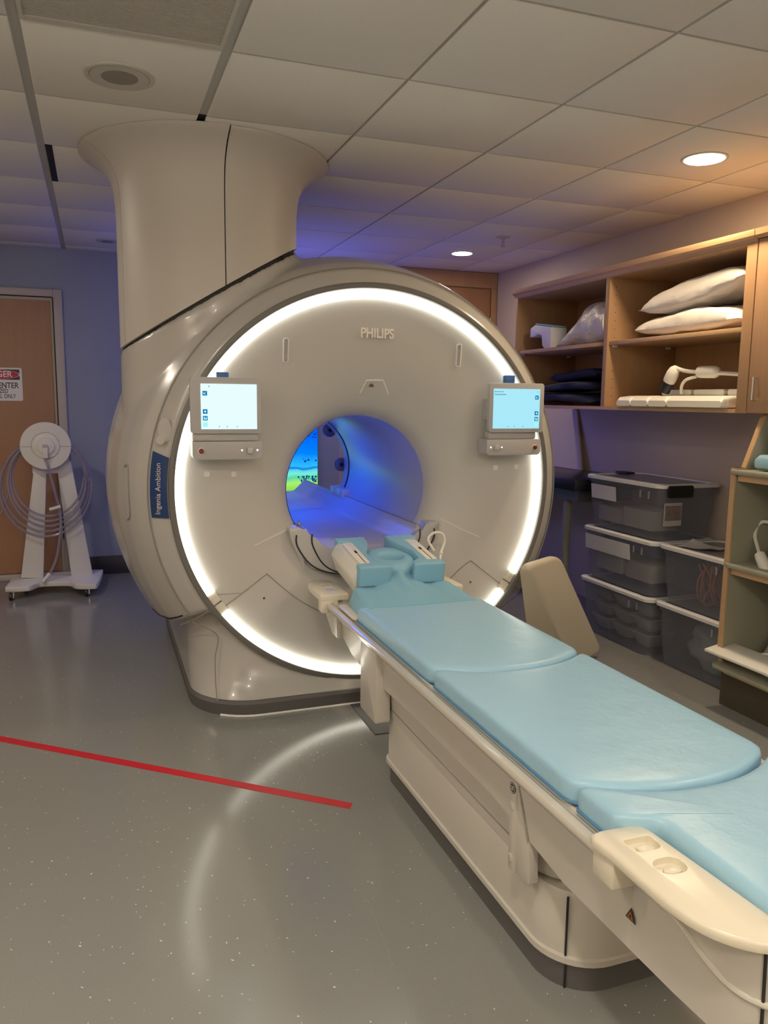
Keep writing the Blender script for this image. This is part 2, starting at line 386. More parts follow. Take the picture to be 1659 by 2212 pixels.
# ------------------------------------------------------------------ ceiling fittings
def downlight(i, x, y, r, lit, lab, grp):
    t = thing('ceiling_downlight', (x, y, CEIL - .02), lab, 'light', grp)
    z = CEIL - .010
    mb = MB(); mb.lathe((x, y, z), (0, 0, -1), [(0, r), (.004, r), (.006, r * .96), (.004, r * .86), (.0005, r * .84)], 48); obj('trim_ring', mb, 'off', t)
    if lit:
        mb = MB(); mb.lathe((x, y, z - .004), (0, 0, -1), [(0, r * .84), (.003, r * .84), (.0035, r * .4)], 40); obj('lens', mb, 'lamp', t)
    else:
        mb = MB(); mb.lathe((x, y, z), (0, 0, -1), [(0, r * .84), (.004, r * .84), (.0045, r * .55)], 40); obj('baffle', mb, 'off', t)
        mb = MB(); mb.cyl((x, y - .0 * r, z - .0046), (0, 0, -1), r * .52, .001, 40); obj('aperture', mb, 'offdark', t)
downlight(0, 2.575, 2.961, .10, True, 'lit round downlight in ceiling, nearer one above the open wall cabinet', 'round ceiling downlights')
downlight(1, 2.573, 5.43, .085, True, 'lit round downlight in ceiling, small far one near the corner closet', 'round ceiling downlights')
downlight(2, .118, 2.978, .115, False, 'unlit grey round ceiling fitting above the scanner column, beside the air grille', 'round ceiling downlights')
downlight(3, .118, 6.0, .075, False, 'unlit round ceiling fitting by the back wall, half hidden by scanner column', 'round ceiling downlights')
sp = thing('sprinkler_head', (2.572, 4.80, CEIL - .06), 'small fire sprinkler head hanging below the ceiling tiles', 'sprinkler')
mb = MB(); mb.lathe((2.572, 4.80, CEIL - .009), (0, 0, -1), [(0, .05), (.004, .048), (.012, .02)], 24); obj('escutcheon', mb, 'off', sp)
mb = MB(); mb.cyl((2.572, 4.80, CEIL - .02), (0, 0, -1), .008, .05, 12); obj('body', mb, 'steel', sp)
mb = MB(); mb.cyl((2.572, 4.80, CEIL - .07), (0, 0, -1), .016, .004, 16); obj('deflector', mb, 'steel', sp)
# air grille, in the grid bay left of the column
gx0, gx1, gy0, gy1 = X0 + .016, X0 + TS - .016, Y0 - TS + .005, Y0 - .006
ag = thing('ceiling_air_grille', ((gx0 + gx1) / 2, (gy0 + gy1) / 2, CEIL - .02), 'grey egg-crate air return grille set in the ceiling grid', 'vent')
mb = MB()
for (x0, x1, y0, y1) in ((gx0, gx0 + .012, gy0, gy1), (gx1 - .012, gx1, gy0, gy1), (gx0 + .012, gx1 - .012, gy0, gy0 + .012), (gx0 + .012, gx1 - .012, gy1 - .03, gy1)): mb.box(x0, x1, y0, y1, CEIL - .014, CEIL)
obj('grille_frame', mb, 'off', ag)
mb = MB(); mb.box(gx0 + .012, gx1 - .012, gy0 + .012, gy1 - .03, CEIL - .001, CEIL); obj('backing', mb, 'seam', ag)
mb = MB()
n = 40
for k in range(n): x = gx0 + .02 + (gx1 - gx0 - .04) * k / (n - 1); mb.box(x - .0012, x + .0012, gy0 + .012, gy1 - .03, CEIL - .010, CEIL - .002)
for k in range(60): y = gy0 + .02 + (gy1 - gy0 - .055) * k / 59; mb.box(gx0 + .012, gx1 - .012, y - .0022, y + .0022, CEIL - .0115, CEIL - .003)
obj('core', mb, 'off', ag)

# ------------------------------------------------------------------ MRI scanner
ZC = [(3.30, 1.001), (3.35, .994), (3.43, .983), (3.58, .965), (9, .965)]
XC = [(3.35, 1.176), (3.43, 1.178), (3.58, 1.175), (9, 1.178)]
zc = lambda y: interp(y, ZC)
xc = lambda y: interp(y, XC)
PROF = [(3.375, .900), (3.385, .925), (3.43, .986), (3.50, 1.03), (3.58, 1.062), (3.72, 1.10), (3.95, 1.132), (4.2, 1.142), (4.45, 1.13), (4.75, 1.08), (4.90, 1.0)]
yprof = lambda r: interp(r, [(b, a) for a, b in PROF])
mri = thing('mri_scanner', (1.178, 4.1, 0), 'large white MRI scanner with glowing ring light and a column up to the ceiling', 'scanner')
def circ(y, r, n, a0=0, a1=2 * pi, endp=False):
    N = n + 1 if endp else n
    return [V((xc(y) + r * cos(a0 + (a1 - a0) * k / n), y, zc(y) + r * sin(a0 + (a1 - a0) * k / n))) for k in range(N)]
# housing + shoulder below the column, blended in one skin
CX, CYc, CR = .524, 3.86, .408
zseam = lambda x: 1.60 + .60 * (x - .12)
mb = MB()
loop = PROF + [(4.95, .85), (4.95, .36), (4.6, .36), (3.62, .36), (3.52, .46), (3.46, .62), (3.42, .78), (3.40, .86)]
n = 192
LOW = radians(-34.5)
def lim(a, r, y):
    a = (a + pi / 2) % (2 * pi) - pi / 2
    if a < LOW or a > pi - LOW:
        if r > .8: return min(r, .905)
    return r
rings = []
for (y, r) in loop + loop[:1]:
    rings.append([V((xc(y) + lim(2 * pi * k / n, r, y) * cos(2 * pi * k / n), y, zc(y) + lim(2 * pi * k / n, r, y) * sin(2 * pi * k / n))) for k in range(n)])
mb.loft(rings, True, False, False); bmesh.ops.remove_doubles(mb.bm, verts=mb.bm.verts[:], dist=1e-5)
N = 64
mb.loft([[V((CX + CR * cos(2 * pi * k / N), CYc + CR * sin(2 * pi * k / N), 1.25 + .2 * (cos(2 * pi * k / N) + 1))) for k in range(N)],
         [V((CX + CR * cos(2 * pi * k / N), CYc + CR * sin(2 * pi * k / N), zseam(CX + CR * cos(2 * pi * k / N)))) for k in range(N)]])
bmesh.ops.recalc_face_normals(mb.bm, faces=mb.bm.faces[:])
me = bpy.data.meshes.new('tmp'); mb.bm.to_mesh(me); mb.bm.free()
to = bpy.data.objects.new('tmp', me); COL.objects.link(to)
md = to.modifiers.new('r', 'REMESH'); md.mode = 'VOXEL'; md.voxel_size = .014; md.use_smooth_shade = True
ms = to.modifiers.new('s', 'SMOOTH'); ms.factor = .5; ms.iterations = 14
bpy.context.view_layer.update()
hm = bpy.data.meshes.new_from_object(to.evaluated_get(bpy.context.evaluated_depsgraph_get())); bpy.data.objects.remove(to)
hm.name = 'housing'; finish(hm, 60); hm.materials.clear(); hm.materials.append(M['shell'])
housing = place(bpy.data.objects.new('housing', hm), mri)
# groove circle on the housing and other seam lines
mb = MB(); mb.tube(circ(3.426, .988, 200, radians(-33), radians(213), True), .0028, 6); obj('panel_seam', mb, 'softseam', mri)
aL = pi - LOW; cc = lambda a, r, y: V((xc(y) + r * cos(a), y, zc(y) + r * sin(a)))
for a_ in (aL, LOW):
    mb = MB(); mb.tube([cc(a_ + .003, r, yprof(r) - .006) for r in (.91, .93, .96, .985, 1.01, 1.04)], .0035, 6); obj('panel_seam', mb, 'softseam', mri)
for a_, sg_ in ((aL, -1), (LOW, 1)):
    mb = MB(); mb.tube([cc(a_ + sg_ * .035, interp(y, PROF) - .001, y) for y in (3.47, 3.52, 3.58, 3.65, 3.75, 3.9, 4.1, 4.3, 4.5, 4.7)], .004, 6); obj('panel_seam', mb, 'seam', mri)
# column cover in two halves, with the dark shut-lines
def col_ring(z, r, a0, a1, n=40):
    return [V((CX + r * cos(a0 + (a1 - a0) * k / n), CYc + r * sin(a0 + (a1 - a0) * k / n), z)) for k in range(n + 1)]
ASEAM = radians(-88)
def column(a0, a1):
    prof = [(0, CR), (1.95, CR), (2.15, CR), (2.24, CR + .002), (2.29, CR + .007), (2.33, CR + .016), (2.365, CR + .032), (2.395, CR + .056), (2.42, CR + .086), (2.44, CR + .12), (2.452, CR + .145), (2.457, CR + .15), (2.4625, CR + .148)]
    rows = []
    for z, r in prof:
        row = col_ring(z, r, a0, a1)
        if z == 0:
            for p in row: p.z = zseam(p.x) + .012
        rows.append(row)
    # mid rows between seam and 1.95+ follow
    rows[1] = [V((p.x, p.y, p.z * .5 + 1.06)) for p in rows[0]]
    inner = [[V((CX + (p.x - CX) * .97, CYc + (p.y - CYc) * .97, p.z)) for p in row] for row in rows]
    mb = MB(); A = mb.loft(rows, closed=False); B = mb.loft(inner, closed=False)
    for (a, b) in ((0, 0), (-1, -1)):
        for i in range(len(A[0]) - 1): mb.face((A[a][i], A[a][i + 1], B[b][i + 1], B[b][i]))
    for e in (0, -1):
        for i in range(len(A) - 1): mb.face((A[i][e], A[i + 1][e], B[i + 1][e], B[i][e]))
    return mb
g = .006
obj('column_cover', column(ASEAM + g, pi + .3), 'column', mri)
obj('column_cover', column(-2 * pi + pi + .3 + .01, ASEAM - g), 'column', mri)
mb = MB(); rows = [col_ring(z, .0, 0, 1) for z in (0,)]
mb.cyl((CX, CYc, 2.0), (0, 0, 1), CR - .012, .46, 48)
mb.loft([[V((CX + (CR - .012) * cos(2 * pi * k / 48), CYc + (CR - .012) * sin(2 * pi * k / 48), zseam(CX + (CR - .012) * cos(2 * pi * k / 48)) - .02)) for k in range(48)],
         [V((CX + (CR - .012) * cos(2 * pi * k / 48), CYc + (CR - .012) * sin(2 * pi * k / 48), 2.05)) for k in range(48)]])
obj('column_core', mb, 'seam', mri)
# front dish
DISH = [(.842, 3.385), (.80, 3.395), (.70, 3.408), (.60, 3.425), (.52, 3.445), (.46, 3.47), (.41, 3.50), (.375, 3.54), (.356, 3.575), (.350, 3.60)]
def dctr(y): return (interp(y, [(3.385, 1.176), (3.6, 1.172)]), interp(y, [(3.385, .990), (3.6, .9645)]))
mb = MB(); rows = []
for r, y in DISH:
    cx_, cz_ = dctr(y); rows.append([V((cx_ + r * cos(2 * pi * k / 160), y, cz_ + r * sin(2 * pi * k / 160))) for k in range(160)])
mb.loft(rows, True, False, False); face = obj('front_panel', mb, 'face', mri, 60)
def yface(x, z):
    y = 3.42
    for _ in range(12):
        c = dctr(y); y = interp(hypot(x - c[0], z - c[1]), [(r, yy) for r, yy in reversed(DISH)])
    return y
def facept(px, py, off=.002):
    y = 3.42
    for _ in range(12): p = aty(px, py, y); y = yface(p.x, p.z)
    p = aty(px, py, y); p.y -= off; return p
def faceline(P, r=.0025, off=.0005, n=10):
    pts = []
    for p in smooth_curve([(a, b, 0) for a, b in P], n): pts.append(facept(p.x, p.y, off))
    return MB().tube(pts, r, 6)
# ring trim, light ring (three lit arcs with frosted joints)
def annulus(y0, y1, ra, rb, a0, a1, n=120, yb=None):
    mb = MB(); rows = []
    for k in range(n + 1):
        a = a0 + (a1 - a0) * k / n
        rows.append([cc(a, ra, y1), cc(a, ra, y0), cc(a, rb, y0), cc(a, rb, y1)])
    full = abs(a1 - a0) > 6.28
    mb.loft(rows, True, not full, not full)
    if full: bmesh.ops.remove_doubles(mb.bm, verts=mb.bm.verts[:], dist=1e-5)
    return mb
obj('ring_trim', annulus(3.350, 3.40, .8805, .906, 0, 2 * pi, 200).bevel(.004), 'trim', mri)
GA, GB = .062, .062
arcs = [(LOW + GA, pi - LOW - GA), (pi - LOW + GB, 2 * pi + LOW - GB)]
for a0, a1 in arcs: label(obj('light_ring', annulus(3.367, 3.40, .841, .880, a0, a1, 160), 'ring', mri), 'glowing white arc of the ring light')
for a0, a1 in ((LOW - GB, LOW - .004), (LOW + .004, LOW + GA), (pi - LOW - GA, pi - LOW - .004), (pi - LOW + .004, pi - LOW + GB)): obj('ring_joint', annulus(3.373, 3.40, .841, .880, a0, a1, 8), 'frost', mri)
# panel lines, slots and marks on the front
for P in (((478, 1315), (525, 1280), (572, 1243), (578, 1241), (600, 1260), (640, 1292), (680, 1315), (712, 1327)), ((1100, 1275), (1060, 1245), (1022, 1215), (1014, 1213), (990, 1232), (960, 1262))):
    obj('service_panel_seam', faceline(P, .003), 'softseam', mri)
for P in (((550, 1179), (592, 1158), (640, 1134)), ((950, 1119), (990, 1140), (1035, 1160))): obj('crease', faceline(P, .0025, .0), 'white', mri)
obj('panel_seam', faceline(((467, 1284), (495, 1283), (520, 1281)), .0012), 'softseam', mri)
for px in (570, 1016):
    py = 1292 if px < 800 else 1257
    p = facept(px, py, 0); mb = MB(); mb.cyl(p + V((0, .004, 0)), (0, -1, 0), .008, .006, 20); s_ = obj('screw_cap', mb, 'face', mri)
    mb = MB(); mb.cyl(p + V((0, -.0018, 0)), (0, -1, 0), .0045, .0015, 12); obj('screw_hole', mb, 'seam', s_)
for px, py in ((617, 757), (990, 768)):
    p = facept(px, py, 0); mb = MB(); ys = lambda a, b: yface(a, b)
    o_ = rr(p.x - .0135, p.x + .0135, p.z - .054, p.z + .054, .013, 6); i_ = rr(p.x - .0085, p.x + .0085, p.z - .049, p.z + .049, .008, 6)
    mb.loft([[V((a, ys(a, b) + .004, b)) for a, b in o_], [V((a, ys(a, b) - .006, b)) for a, b in o_], [V((a, ys(a, b) - .007, b)) for a, b in i_], [V((a, ys(a, b) - .0005, b)) for a, b in i_]], True, True, False)
    gs = obj('grip_slot', mb, 'white', mri)  # white rim paints in the light caught by the slot edge
    mb = MB(); mb.loft([[V((a, ys(a, b) - .0004, b)) for a, b in i_], [V((a, ys(a, b) + .004, b)) for a, b in i_]]); obj('slot_floor', mb, 'bezel', gs)
# laser window
P = [facept(*q, .001) for q in ((778, 849), (790, 825), (795, 822), (822, 822), (828, 825), (838, 851))]
mb = MB(); mb.tube(smooth_curve(P, 4), .0042, 6); lw = obj('laser_window', mb, 'white', mri)
def triangle(pc, s, mt1, mt2, parent, xax=(1, 0, 0), yax=(0, 0, 1)):
    mtx = frame_m(pc, xax, yax)
    def tri(k, z): return [mtx @ V((k * s * cos(a), k * s * sin(a), z)) for a in (pi / 2, pi / 2 + 2.094, pi / 2 + 4.189)]
    mb = MB(); mb.loft([tri(1, 0), tri(1, .0012)]); o = obj('warning_triangle', mb, mt1, parent)
    mb = MB(); mb.loft([tri(.66, .0011), tri(.66, .0018)]); i = obj('triangle_field', mb, mt2, o)
    mb = MB(); mb.cyl(mtx @ V((0, 0, .0017)), mtx.to_3x3() @ V((0, 0, 1)), s * .16, .0006, 10); obj('symbol', mb, mt1, o)
triangle(facept(802, 832, .0015), .0145, 'black', 'orange', lw)
p = facept(646, 1131, .002); triangle(p, .014, 'black', 'white', mri)
# embossed squares
for q in ((447, 1024), (505, 1024), (1070, 1010), (1115, 1008)):
    p = facept(*q, 0); mb = MB(); o_ = rr(p.x - .011, p.x + .011, p.z - .011, p.z + .011, .003, 3); i_ = rr(p.x - .008, p.x + .008, p.z - .008, p.z + .008, .002, 3)
    mb.loft([[V((a, yface(a, b) + .003, b)) for a, b in o_], [V((a, yface(a, b) - .003, b)) for a, b in o_], [V((a, yface(a, b) - .003, b)) for a, b in i_], [V((a, yface(a, b) - .0005, b)) for a, b in i_]])
    obj('coil_socket_cover', mb, 'white', mri)
# maker's lettering
p0, p1 = facept(774, 719, .003), facept(854, 723, .003); pm = (p0 + p1) / 2
text('lettering', 'PHILIPS', .058, frame_m(pm, p1 - p0, (0, -.05, 1)), 'logo', mri, .003, .0022, .86)
# name plate on the left rim
mb = MB(); rows = []
for k in range(17):
    z = .886 + (1.152 - .886) * k / 16; row = []
    for r in (.909, .925, .95, .9755):
        y = yprof(r); a = pi - math.asin(max(-1, min(1, (z + .012 * (r - .94) / .03 * ((z - 1.0) / .15 if z > 1.0 else 0) - zc(y)) / r))); q = cc(a, r, y); q.y -= .006; q.x -= .003; row.append(q)
    rows.append(row)
back = [[v + V((.002, .010, 0)) for v in row] for row in rows]
A = mb.loft(rows, closed=False); B = mb.loft(back, closed=False)
for e in (0, -1):
    for i in range(3): mb.face((A[e][i], A[e][i + 1], B[e][i + 1], B[e][i]))
    for i in range(16): mb.face((A[i][e], A[i + 1][e], B[i + 1][e], B[i][e]))
npl = obj('name_plate', mb, 'navy', mri)
y_ = yprof(.944)
text('plate_lettering', 'Ingenia Ambition', .034, frame_m((xc(3.4) - .941 - .0045, y_ - .0085, 1.01), (.03, 0, 1), (-.84, .54, 0)), 'logo', npl, .0006, 0, .94)
# round clip above the plate
p = aty(352, 935, 3.385); mb = MB(); mb.prism([(p.x + cos(t * pi / 12) * .028 + .008, p.z + .012 + sin(t * pi / 12) * .052) for t in range(24)], p.y + .0, p.y + .03, 'xz'); rp = obj('round_clip', mb, 'shell', mri)
mb = MB(); mb.cyl((p.x - .012, p.y + .005, p.z - .03), (0, -1, 0), .018, .02, 20); obj('clip_knob', mb, 'shell', rp)
# grip recess on the flank
a_ = [radians(t) for t in (176, 180, 184, 188)]
mb = MB(); mb.tube(smooth_curve([cc(radians(173.5), 1.073, 3.615), cc(radians(173), 1.062, 3.58), cc(radians(177), 1.056, 3.563), cc(radians(181), 1.055, 3.56), cc(radians(185), 1.058, 3.567), cc(radians(186), 1.070, 3.61)], 6), .004, 6); obj('flank_grip', mb, 'softseam', mri)
# lower cover, kick plinth, floor seal
mb = MB(); rows = []
for z, f in ((.066, 3.312), (.10, 3.342), (.14, 3.364), (.2, 3.385), (.3, 3.408), (.40, 3.43), (.47, 3.44)):
    rows.append([V((x, y, z)) for x, y in rr(.362, 1.994, f, 4.93, [.28, .28, .14, .14], 12)])
mb.loft(rows); lc = obj('lower_cover', mb, 'shell', mri)
cut = MB(); cut.cyl((1.177, 3.2, .990), (0, 1, 0), .897, .32, 200); carve(lc, cut, 38)
mb = MB(); rows = []
for z, o in ((.0, 0), (.055, -.006), (.067, .004)): rows.append([V((x, y, z)) for x, y in rr(.357 + o, 2.0 - o, 3.297 + o, 4.94, [.285, .285, .14, .14], 12)])
mb.loft(rows); obj('plinth', mb, 'kick', mri)
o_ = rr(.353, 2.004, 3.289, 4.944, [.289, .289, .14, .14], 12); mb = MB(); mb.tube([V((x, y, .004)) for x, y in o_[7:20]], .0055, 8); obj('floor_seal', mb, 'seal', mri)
for s_ in (-1, 1):
    x = 1.178 + s_ * .74
    mb = MB(); mb.tube(smooth_curve([V((1.178 + s_ * .815, 3.436, .41)), V((x - s_ * .03, 3.43, .345)), V((x - s_ * .02, 3.42, .25)), V((x - s_ * .015, 3.395, .145)), V((x - s_ * .015, 3.345, .07))], 8), .0025, 6); obj('panel_seam', mb, 'softseam', mri)
# bore: liner, back rim, clips
mb = MB(); mb.loft([[V((1.175 + r * cos(2 * pi * k / 96), y, .965 + r * sin(2 * pi * k / 96))) for k in range(96)] for y, r in ((3.60, .350), (3.9, .350), (4.3, .350), (4.83, .350))], True, False, False)
liner = obj('bore_liner', mb, 'liner', mri, 60)
for y0, y1, ra, rb, mt, nm in ((4.83, 4.85, .349, .372, 'seam', 'back_gap'), (4.85, 4.93, .345, .37, 'bezel', 'back_rim')):
    mb = MB(); rows = [[V((1.175 + r * cos(2 * pi * k / 96), y, .965 + r * sin(2 * pi * k / 96))) for k in range(96)] for y, r in ((y0, ra), (y1, ra), (y1, rb), (y0, rb), (y0, ra))]
    mb.loft(rows, True, False, False); obj(nm, mb, mt, mri, 60)
for q in (aty(711, 929, 5.0), aty(736, 1003, 5.0)):
    mb = MB(); mb.lathe(q, (0, -1, 0), [(0, .045), (.012, .045), (.02, .035), (.021, .02)], 24); c_ = obj('rear_camera', mb, 'trim', mri)
    mb = MB(); mb.cyl(q + V((0, -.021, 0)), (0, -1, 0), .012, .004, 16); obj('lens', mb, 'black', c_)
# table bridge running through the bore: concave trough with side rails
def zb(x): u = abs(x - 1.178) / .30; return .70 + .006 * u if u < .66 else .704 + .070 * min(1, (u - .66) / .24)
def section(y, dz=0):
    T = [(x, zb(x) + dz) for x in [1.178 + .27 * (k / 14) for k in range(-14, 15)]]
    return [(.885, .775 + dz), (.893, .785 + dz), (.905, .785 + dz)] + T + [(1.451, .785 + dz), (1.463, .785 + dz), (1.471, .775 + dz)]
rows = []
for y, dz in ((3.50, -.012), (3.505, -.004), (3.52, 0), (4.2, 0), (5.05, 0), (5.75, 0)):
    T = section(y, dz); rows.append([V((x, y, z)) for x, z in T] + [V((1.44, y, .66)), V((1.32, y, .63)), V((1.178, y, .62)), V((1.036, y, .63)), V((.916, y, .66))])
mb = MB(); mb.loft(rows); br = obj('table_bridge', mb, 'bridge', mri)
for s_ in (-1, 1):
    mb = MB(); x = 1.178 + s_ * .282; mb.box(x - .004, x + .004, 3.53, 5.74, .776, .7865); obj('guide_groove', mb, 'softseam', br)
    mb = MB()
    T = [(1.178 + s_ * .30, .60), (1.178 + s_ * .36, .74), (1.178 + s_ * .372, .805), (1.178 + s_ * .325, .805), (1.178 + s_ * .298, .782)]
    mb.prism(T, 3.46, 3.80, 'xz'); mb.bevel(.008); obj('bridge_cheek', mb, 'bridge', br)
for y0_ in (4.72, 4.86):
    mb = MB(); mb.box(1.44, 1.505, y0_, y0_ + .13, .75, .825); mb.bevel(.008); obj('rear_bracket', mb, 'bridge', br)
# bridge front apron with dark shut-lines
mb = MB(); rows = []
for y, k in ((3.45, .97), (3.46, 1.0), (3.53, 1.0)):
    rows.append([V((1.178 + x * k, y, z)) for x, z in [(-.36, .79), (-.31, .80)] + [(.29 * t / 10, zb(1.178 + .29 * t / 10) - .006) for t in range(-10, 11)] + [(.31, .80), (.36, .79), (.335, .70), (.27, .615), (.15, .575), (0, .565), (-.15, .575), (-.27, .615), (-.335, .70)]])
mb.loft(rows); ap = obj('bridge_apron', mb, 'bridge', mri)
for k, y in ((1.02, 3.446), (.80, 3.448)):
    mb = MB(); mb.tube(smooth_curve([V((1.178 + x * k, y, z)) for x, z in ((-.335, .775), (-.33, .72), (-.265, .63), (-.16, .585), (0, .572), (.16, .585), (.265, .63), (.33, .72), (.335, .775))], 6), .0035, 6); obj('shut_or_shadow_line', mb, 'seam', ap)

# operator displays
def display(px_c, bx0, bx1, sx0, sx1, right):
    y = 3.29; nm = 'operator_display'
    zb0, zb1 = 1.243, 1.474
    mb = MB(); mb.prism(rr(bx0, bx1, zb0, zb1, .014, 5), y, y + .028, 'xz'); mb.bevel(.003); d = obj(nm, mb, 'bezel', mri)
    mb = MB(); mb.prism(rr(sx0, sx1, 1.262, 1.447, .001, 2), y - .0016, y + .001, 'xz'); sc = obj('screen', mb, 'scr2' if right else 'scr1', d)
    def ic(x, z, w, h, mt, name='screen_icon'):
        mb = MB(); mb.box(x - w / 2, x + w / 2, y - .0026, y - .0014, z - h / 2, z + h / 2); return obj(name, mb, mt, d)
    xi = sx1 - .017 if right else sx0 + .017
    for z, mt in ((1.408, 'icon'), (1.334, 'icon'), (1.307, 'icon'), (1.281, 'iconlt')): ic(xi, z, .0185, .0185, mt)
    y2 = .0031
    for z, k in ((1.408, 0), (1.334, 1), (1.307, 2)):
        mb = MB(); s = .0058
        shp = [[(-s, s), (-s * .2, 0), (s * .6, s), (s, s), (0, -.2 * s), (s, -s), (s * .4, -s), (-s * .4, -.4 * s), (-s, -s)], [(-s, 0), (0, s), (s, 0), (0, -s)], [(-s, s), (-s * .3, s), (-s * .3, 0), (s * .5, 0), (s * .5, s), (s, s), (s, -s), (-s, -s)]][k]
        mb.prism([(xi + a, z + b) for a, b in shp], y - .0032, y - .0025, 'xz'); obj('icon_symbol', mb, 'iconlt', d)
    w = sx1 - sx0
    for fx in (.32, .46, .64): ic(sx0 + w * fx, 1.2725, .004, .004, 'icong')
    if right:
        ic(sx0 + .03, 1.433, .045, .003, 'icong'); ic(sx0 + .035, 1.420, .06, .004, 'icong'); ic(sx1 - .012, 1.433, .006, .002, 'icong'); ic(sx0 + .008, 1.433, .005, .006, 'icong')
    else:
        ic(sx0 + .034, 1.436, .004, .005, 'icong')
    # hinge strip and control bar
    mb = MB(); mb.box(bx0 + .008, bx1 - (.03 if right else .012), y + .014, y + .06, 1.212, 1.245); mb.bevel(.005); obj('hinge_strip', mb, 'bezel', d)
    cx0, cx1 = bx0 + (-.006 if right else .006), bx1 + (-.008 if right else .002)
    mb = MB(); mb.prism(rr(cx0, cx1, 1.136, 1.211, [.018, .018, .002, .002], 5), y + .004, y + .09, 'xz'); mb.bevel(.003); cb = obj('control_bar', mb, 'bezel', d)
    # parts of the bar
    xr_ = cx1 - .032 if right else cx0 + .035
    mb = MB(); mb.lathe((xr_, y + .004, 1.172), (0, -1, 0), [(0, .014), (.002, .014), (.002, .011)], 24); obj('button_collar', mb, 'white', d)
    mb = MB(); mb.lathe((xr_, y + .003, 1.172), (0, -1, 0), [(0, .0105), (.006, .0105), (.008, .008)], 24); label(obj('stop_button', mb, 'red', d), 'dark red round stop button')
    xs = [cx0 + .02, cx0 + .05, cx0 + .078] if right else [cx1 - .085, cx1 - .052, cx1 - .02]
    mb = MB(); mb.box(xs[1] - .012, xs[1] + .012, y - .008, y + .004, 1.160, 1.186); mb.bevel(.003); obj('rocker_switch', mb, 'face', d)
    for x in (xs[0], xs[2]):
        mb = MB(); mb.cyl((x, y + .004, 1.173), (0, -1, 0), .0085, .002, 16); k_ = obj('push_button', mb, 'bezel', d)
        mb = MB(); mb.cyl((x, y + .002, 1.174), (0, -1, 0), .004, .0006, 10); obj('indicator', mb, 'led', d)
    # blue cap behind the top edge
    if right: q0, q1 = aty(1089, 826, 3.33), aty(1110, 811, 3.33)
    else: q0, q1 = aty(467, 813, 3.33), aty(493, 804, 3.33)
    mb = MB(); mb.box(q0.x, q1.x, 3.315, 3.345, 1.455, q1.z); mb.bevel(.004); obj('cap', mb, 'bluecap', d)
    mb = MB(); mb.box(min(max(bx0 + .05, .36), 1.75), bx1 - .09, y + .028, 3.41, 1.30, 1.40); obj('mount', mb, 'bezel', d)
display(0, .360, .651, .402, .632, False)
display(0, 1.719, 2.009, 1.738, 1.985, True)

# ------------------------------------------------------------------ patient table
tb = thing('patient_table', (1.178, 1.9, 0), 'long cream patient table lowered in front of the scanner bore', 'table')
TC = 1.178
# base tiers
mb = MB(); P = lambda o, r: rr(.955 + o, 1.401 - o, 1.395 + o, 2.60 - o, [r, r, .05, .05], 10)
mb.loft([[V((x, y, 0)) for x, y in P(.012, .13)], [V((x, y, .062)) for x, y in P(.012, .13)]]); obj('plinth', mb, 'kick', tb)
mb = MB(); mb.loft([[V((x, y, z)) for x, y in P(o, .14)] for z, o in ((.062, .012), (.07, 0), (.085, 0), (.088, .006), (.235, .008), (.245, .012))]); obj('base_cover', mb, 'table', tb)
mb = MB(); Q = lambda o: rr(.962 + o, 1.394 - o, 1.45 + o, 2.645 - o, [.15, .15, .04, .04], 10)
mb.loft([[V((x, y, z)) for x, y in Q(o)] for z, o in ((.245, .01), (.25, 0), (.47, -.015), (.50, -.015))]); obj('lift_cover', mb, 'table', tb)
for z0_, z1_, rr_ in ((.0, .064, .1305), (.088, .24, .136)):
    a = radians(224); c_ = V((1.095, 1.535, 0)); d_ = V((cos(a), sin(a), 0)) * rr_
    mb = MB(); mb.tube([c_ + d_ + V((0, 0, z0_ + .002)), c_ + d_ + V((0, 0, z1_))], .003, 6); obj('shut_or_shadow_line', mb, 'seam', tb)
# cantilever body under the top (side skirt)
rows = []
for y, zbm, w in ((.80, .36, .13), (.805, .352, .17), (.82, .348, .205), (.85, .345, .235), (.89, .344, .25), (1.0, .343, .256), (1.12, .340, .256), (1.1205, .340, .256), (1.35, .335, .256), (1.7, .37, .254), (2.2, .37, .254), (2.7, .352, .254), (2.9, .365, .25), (3.05, .40, .245), (3.09, .45, .23)):
    zt_ = .515 if y > 1.12 else .553
    if y <= 1.12: zt_ = .556
    S_ = [(-w + .012, zbm), (w - .012, zbm), (w, zbm + .012), (w + .006, zt_), (-w - .006, zt_), (-w, zbm + .012)]
    rows.append([V((TC + a, y, b)) for a, b in S_])
mb = MB(); mb.loft(rows); obj('undercarriage', mb, 'table', tb, 30)
# tabletop with side rails
rows = []
for y, k in ((1.14, .98), (1.165, 1), (3.06, 1), (3.10, .97)):
    w = .306 * k
    S_ = [(-w + .03, .508), (w - .03, .508), (w - .006, .518), (w, .532), (w - .004, .541), (w - .018, .545), (w - .028, .541), (w - .033, .533), (w - .046, .533), (w - .05, .538), (-w + .05, .538), (-w + .046, .533), (-w + .033, .533), (-w + .028, .541), (-w + .018, .545), (-w + .004, .541), (-w, .532), (-w + .006, .518)]
    rows.append([V((TC + a, y, b)) for a, b in S_])
mb = MB(); mb.loft(rows); obj('tabletop', mb, 'tablegloss', tb, 50)
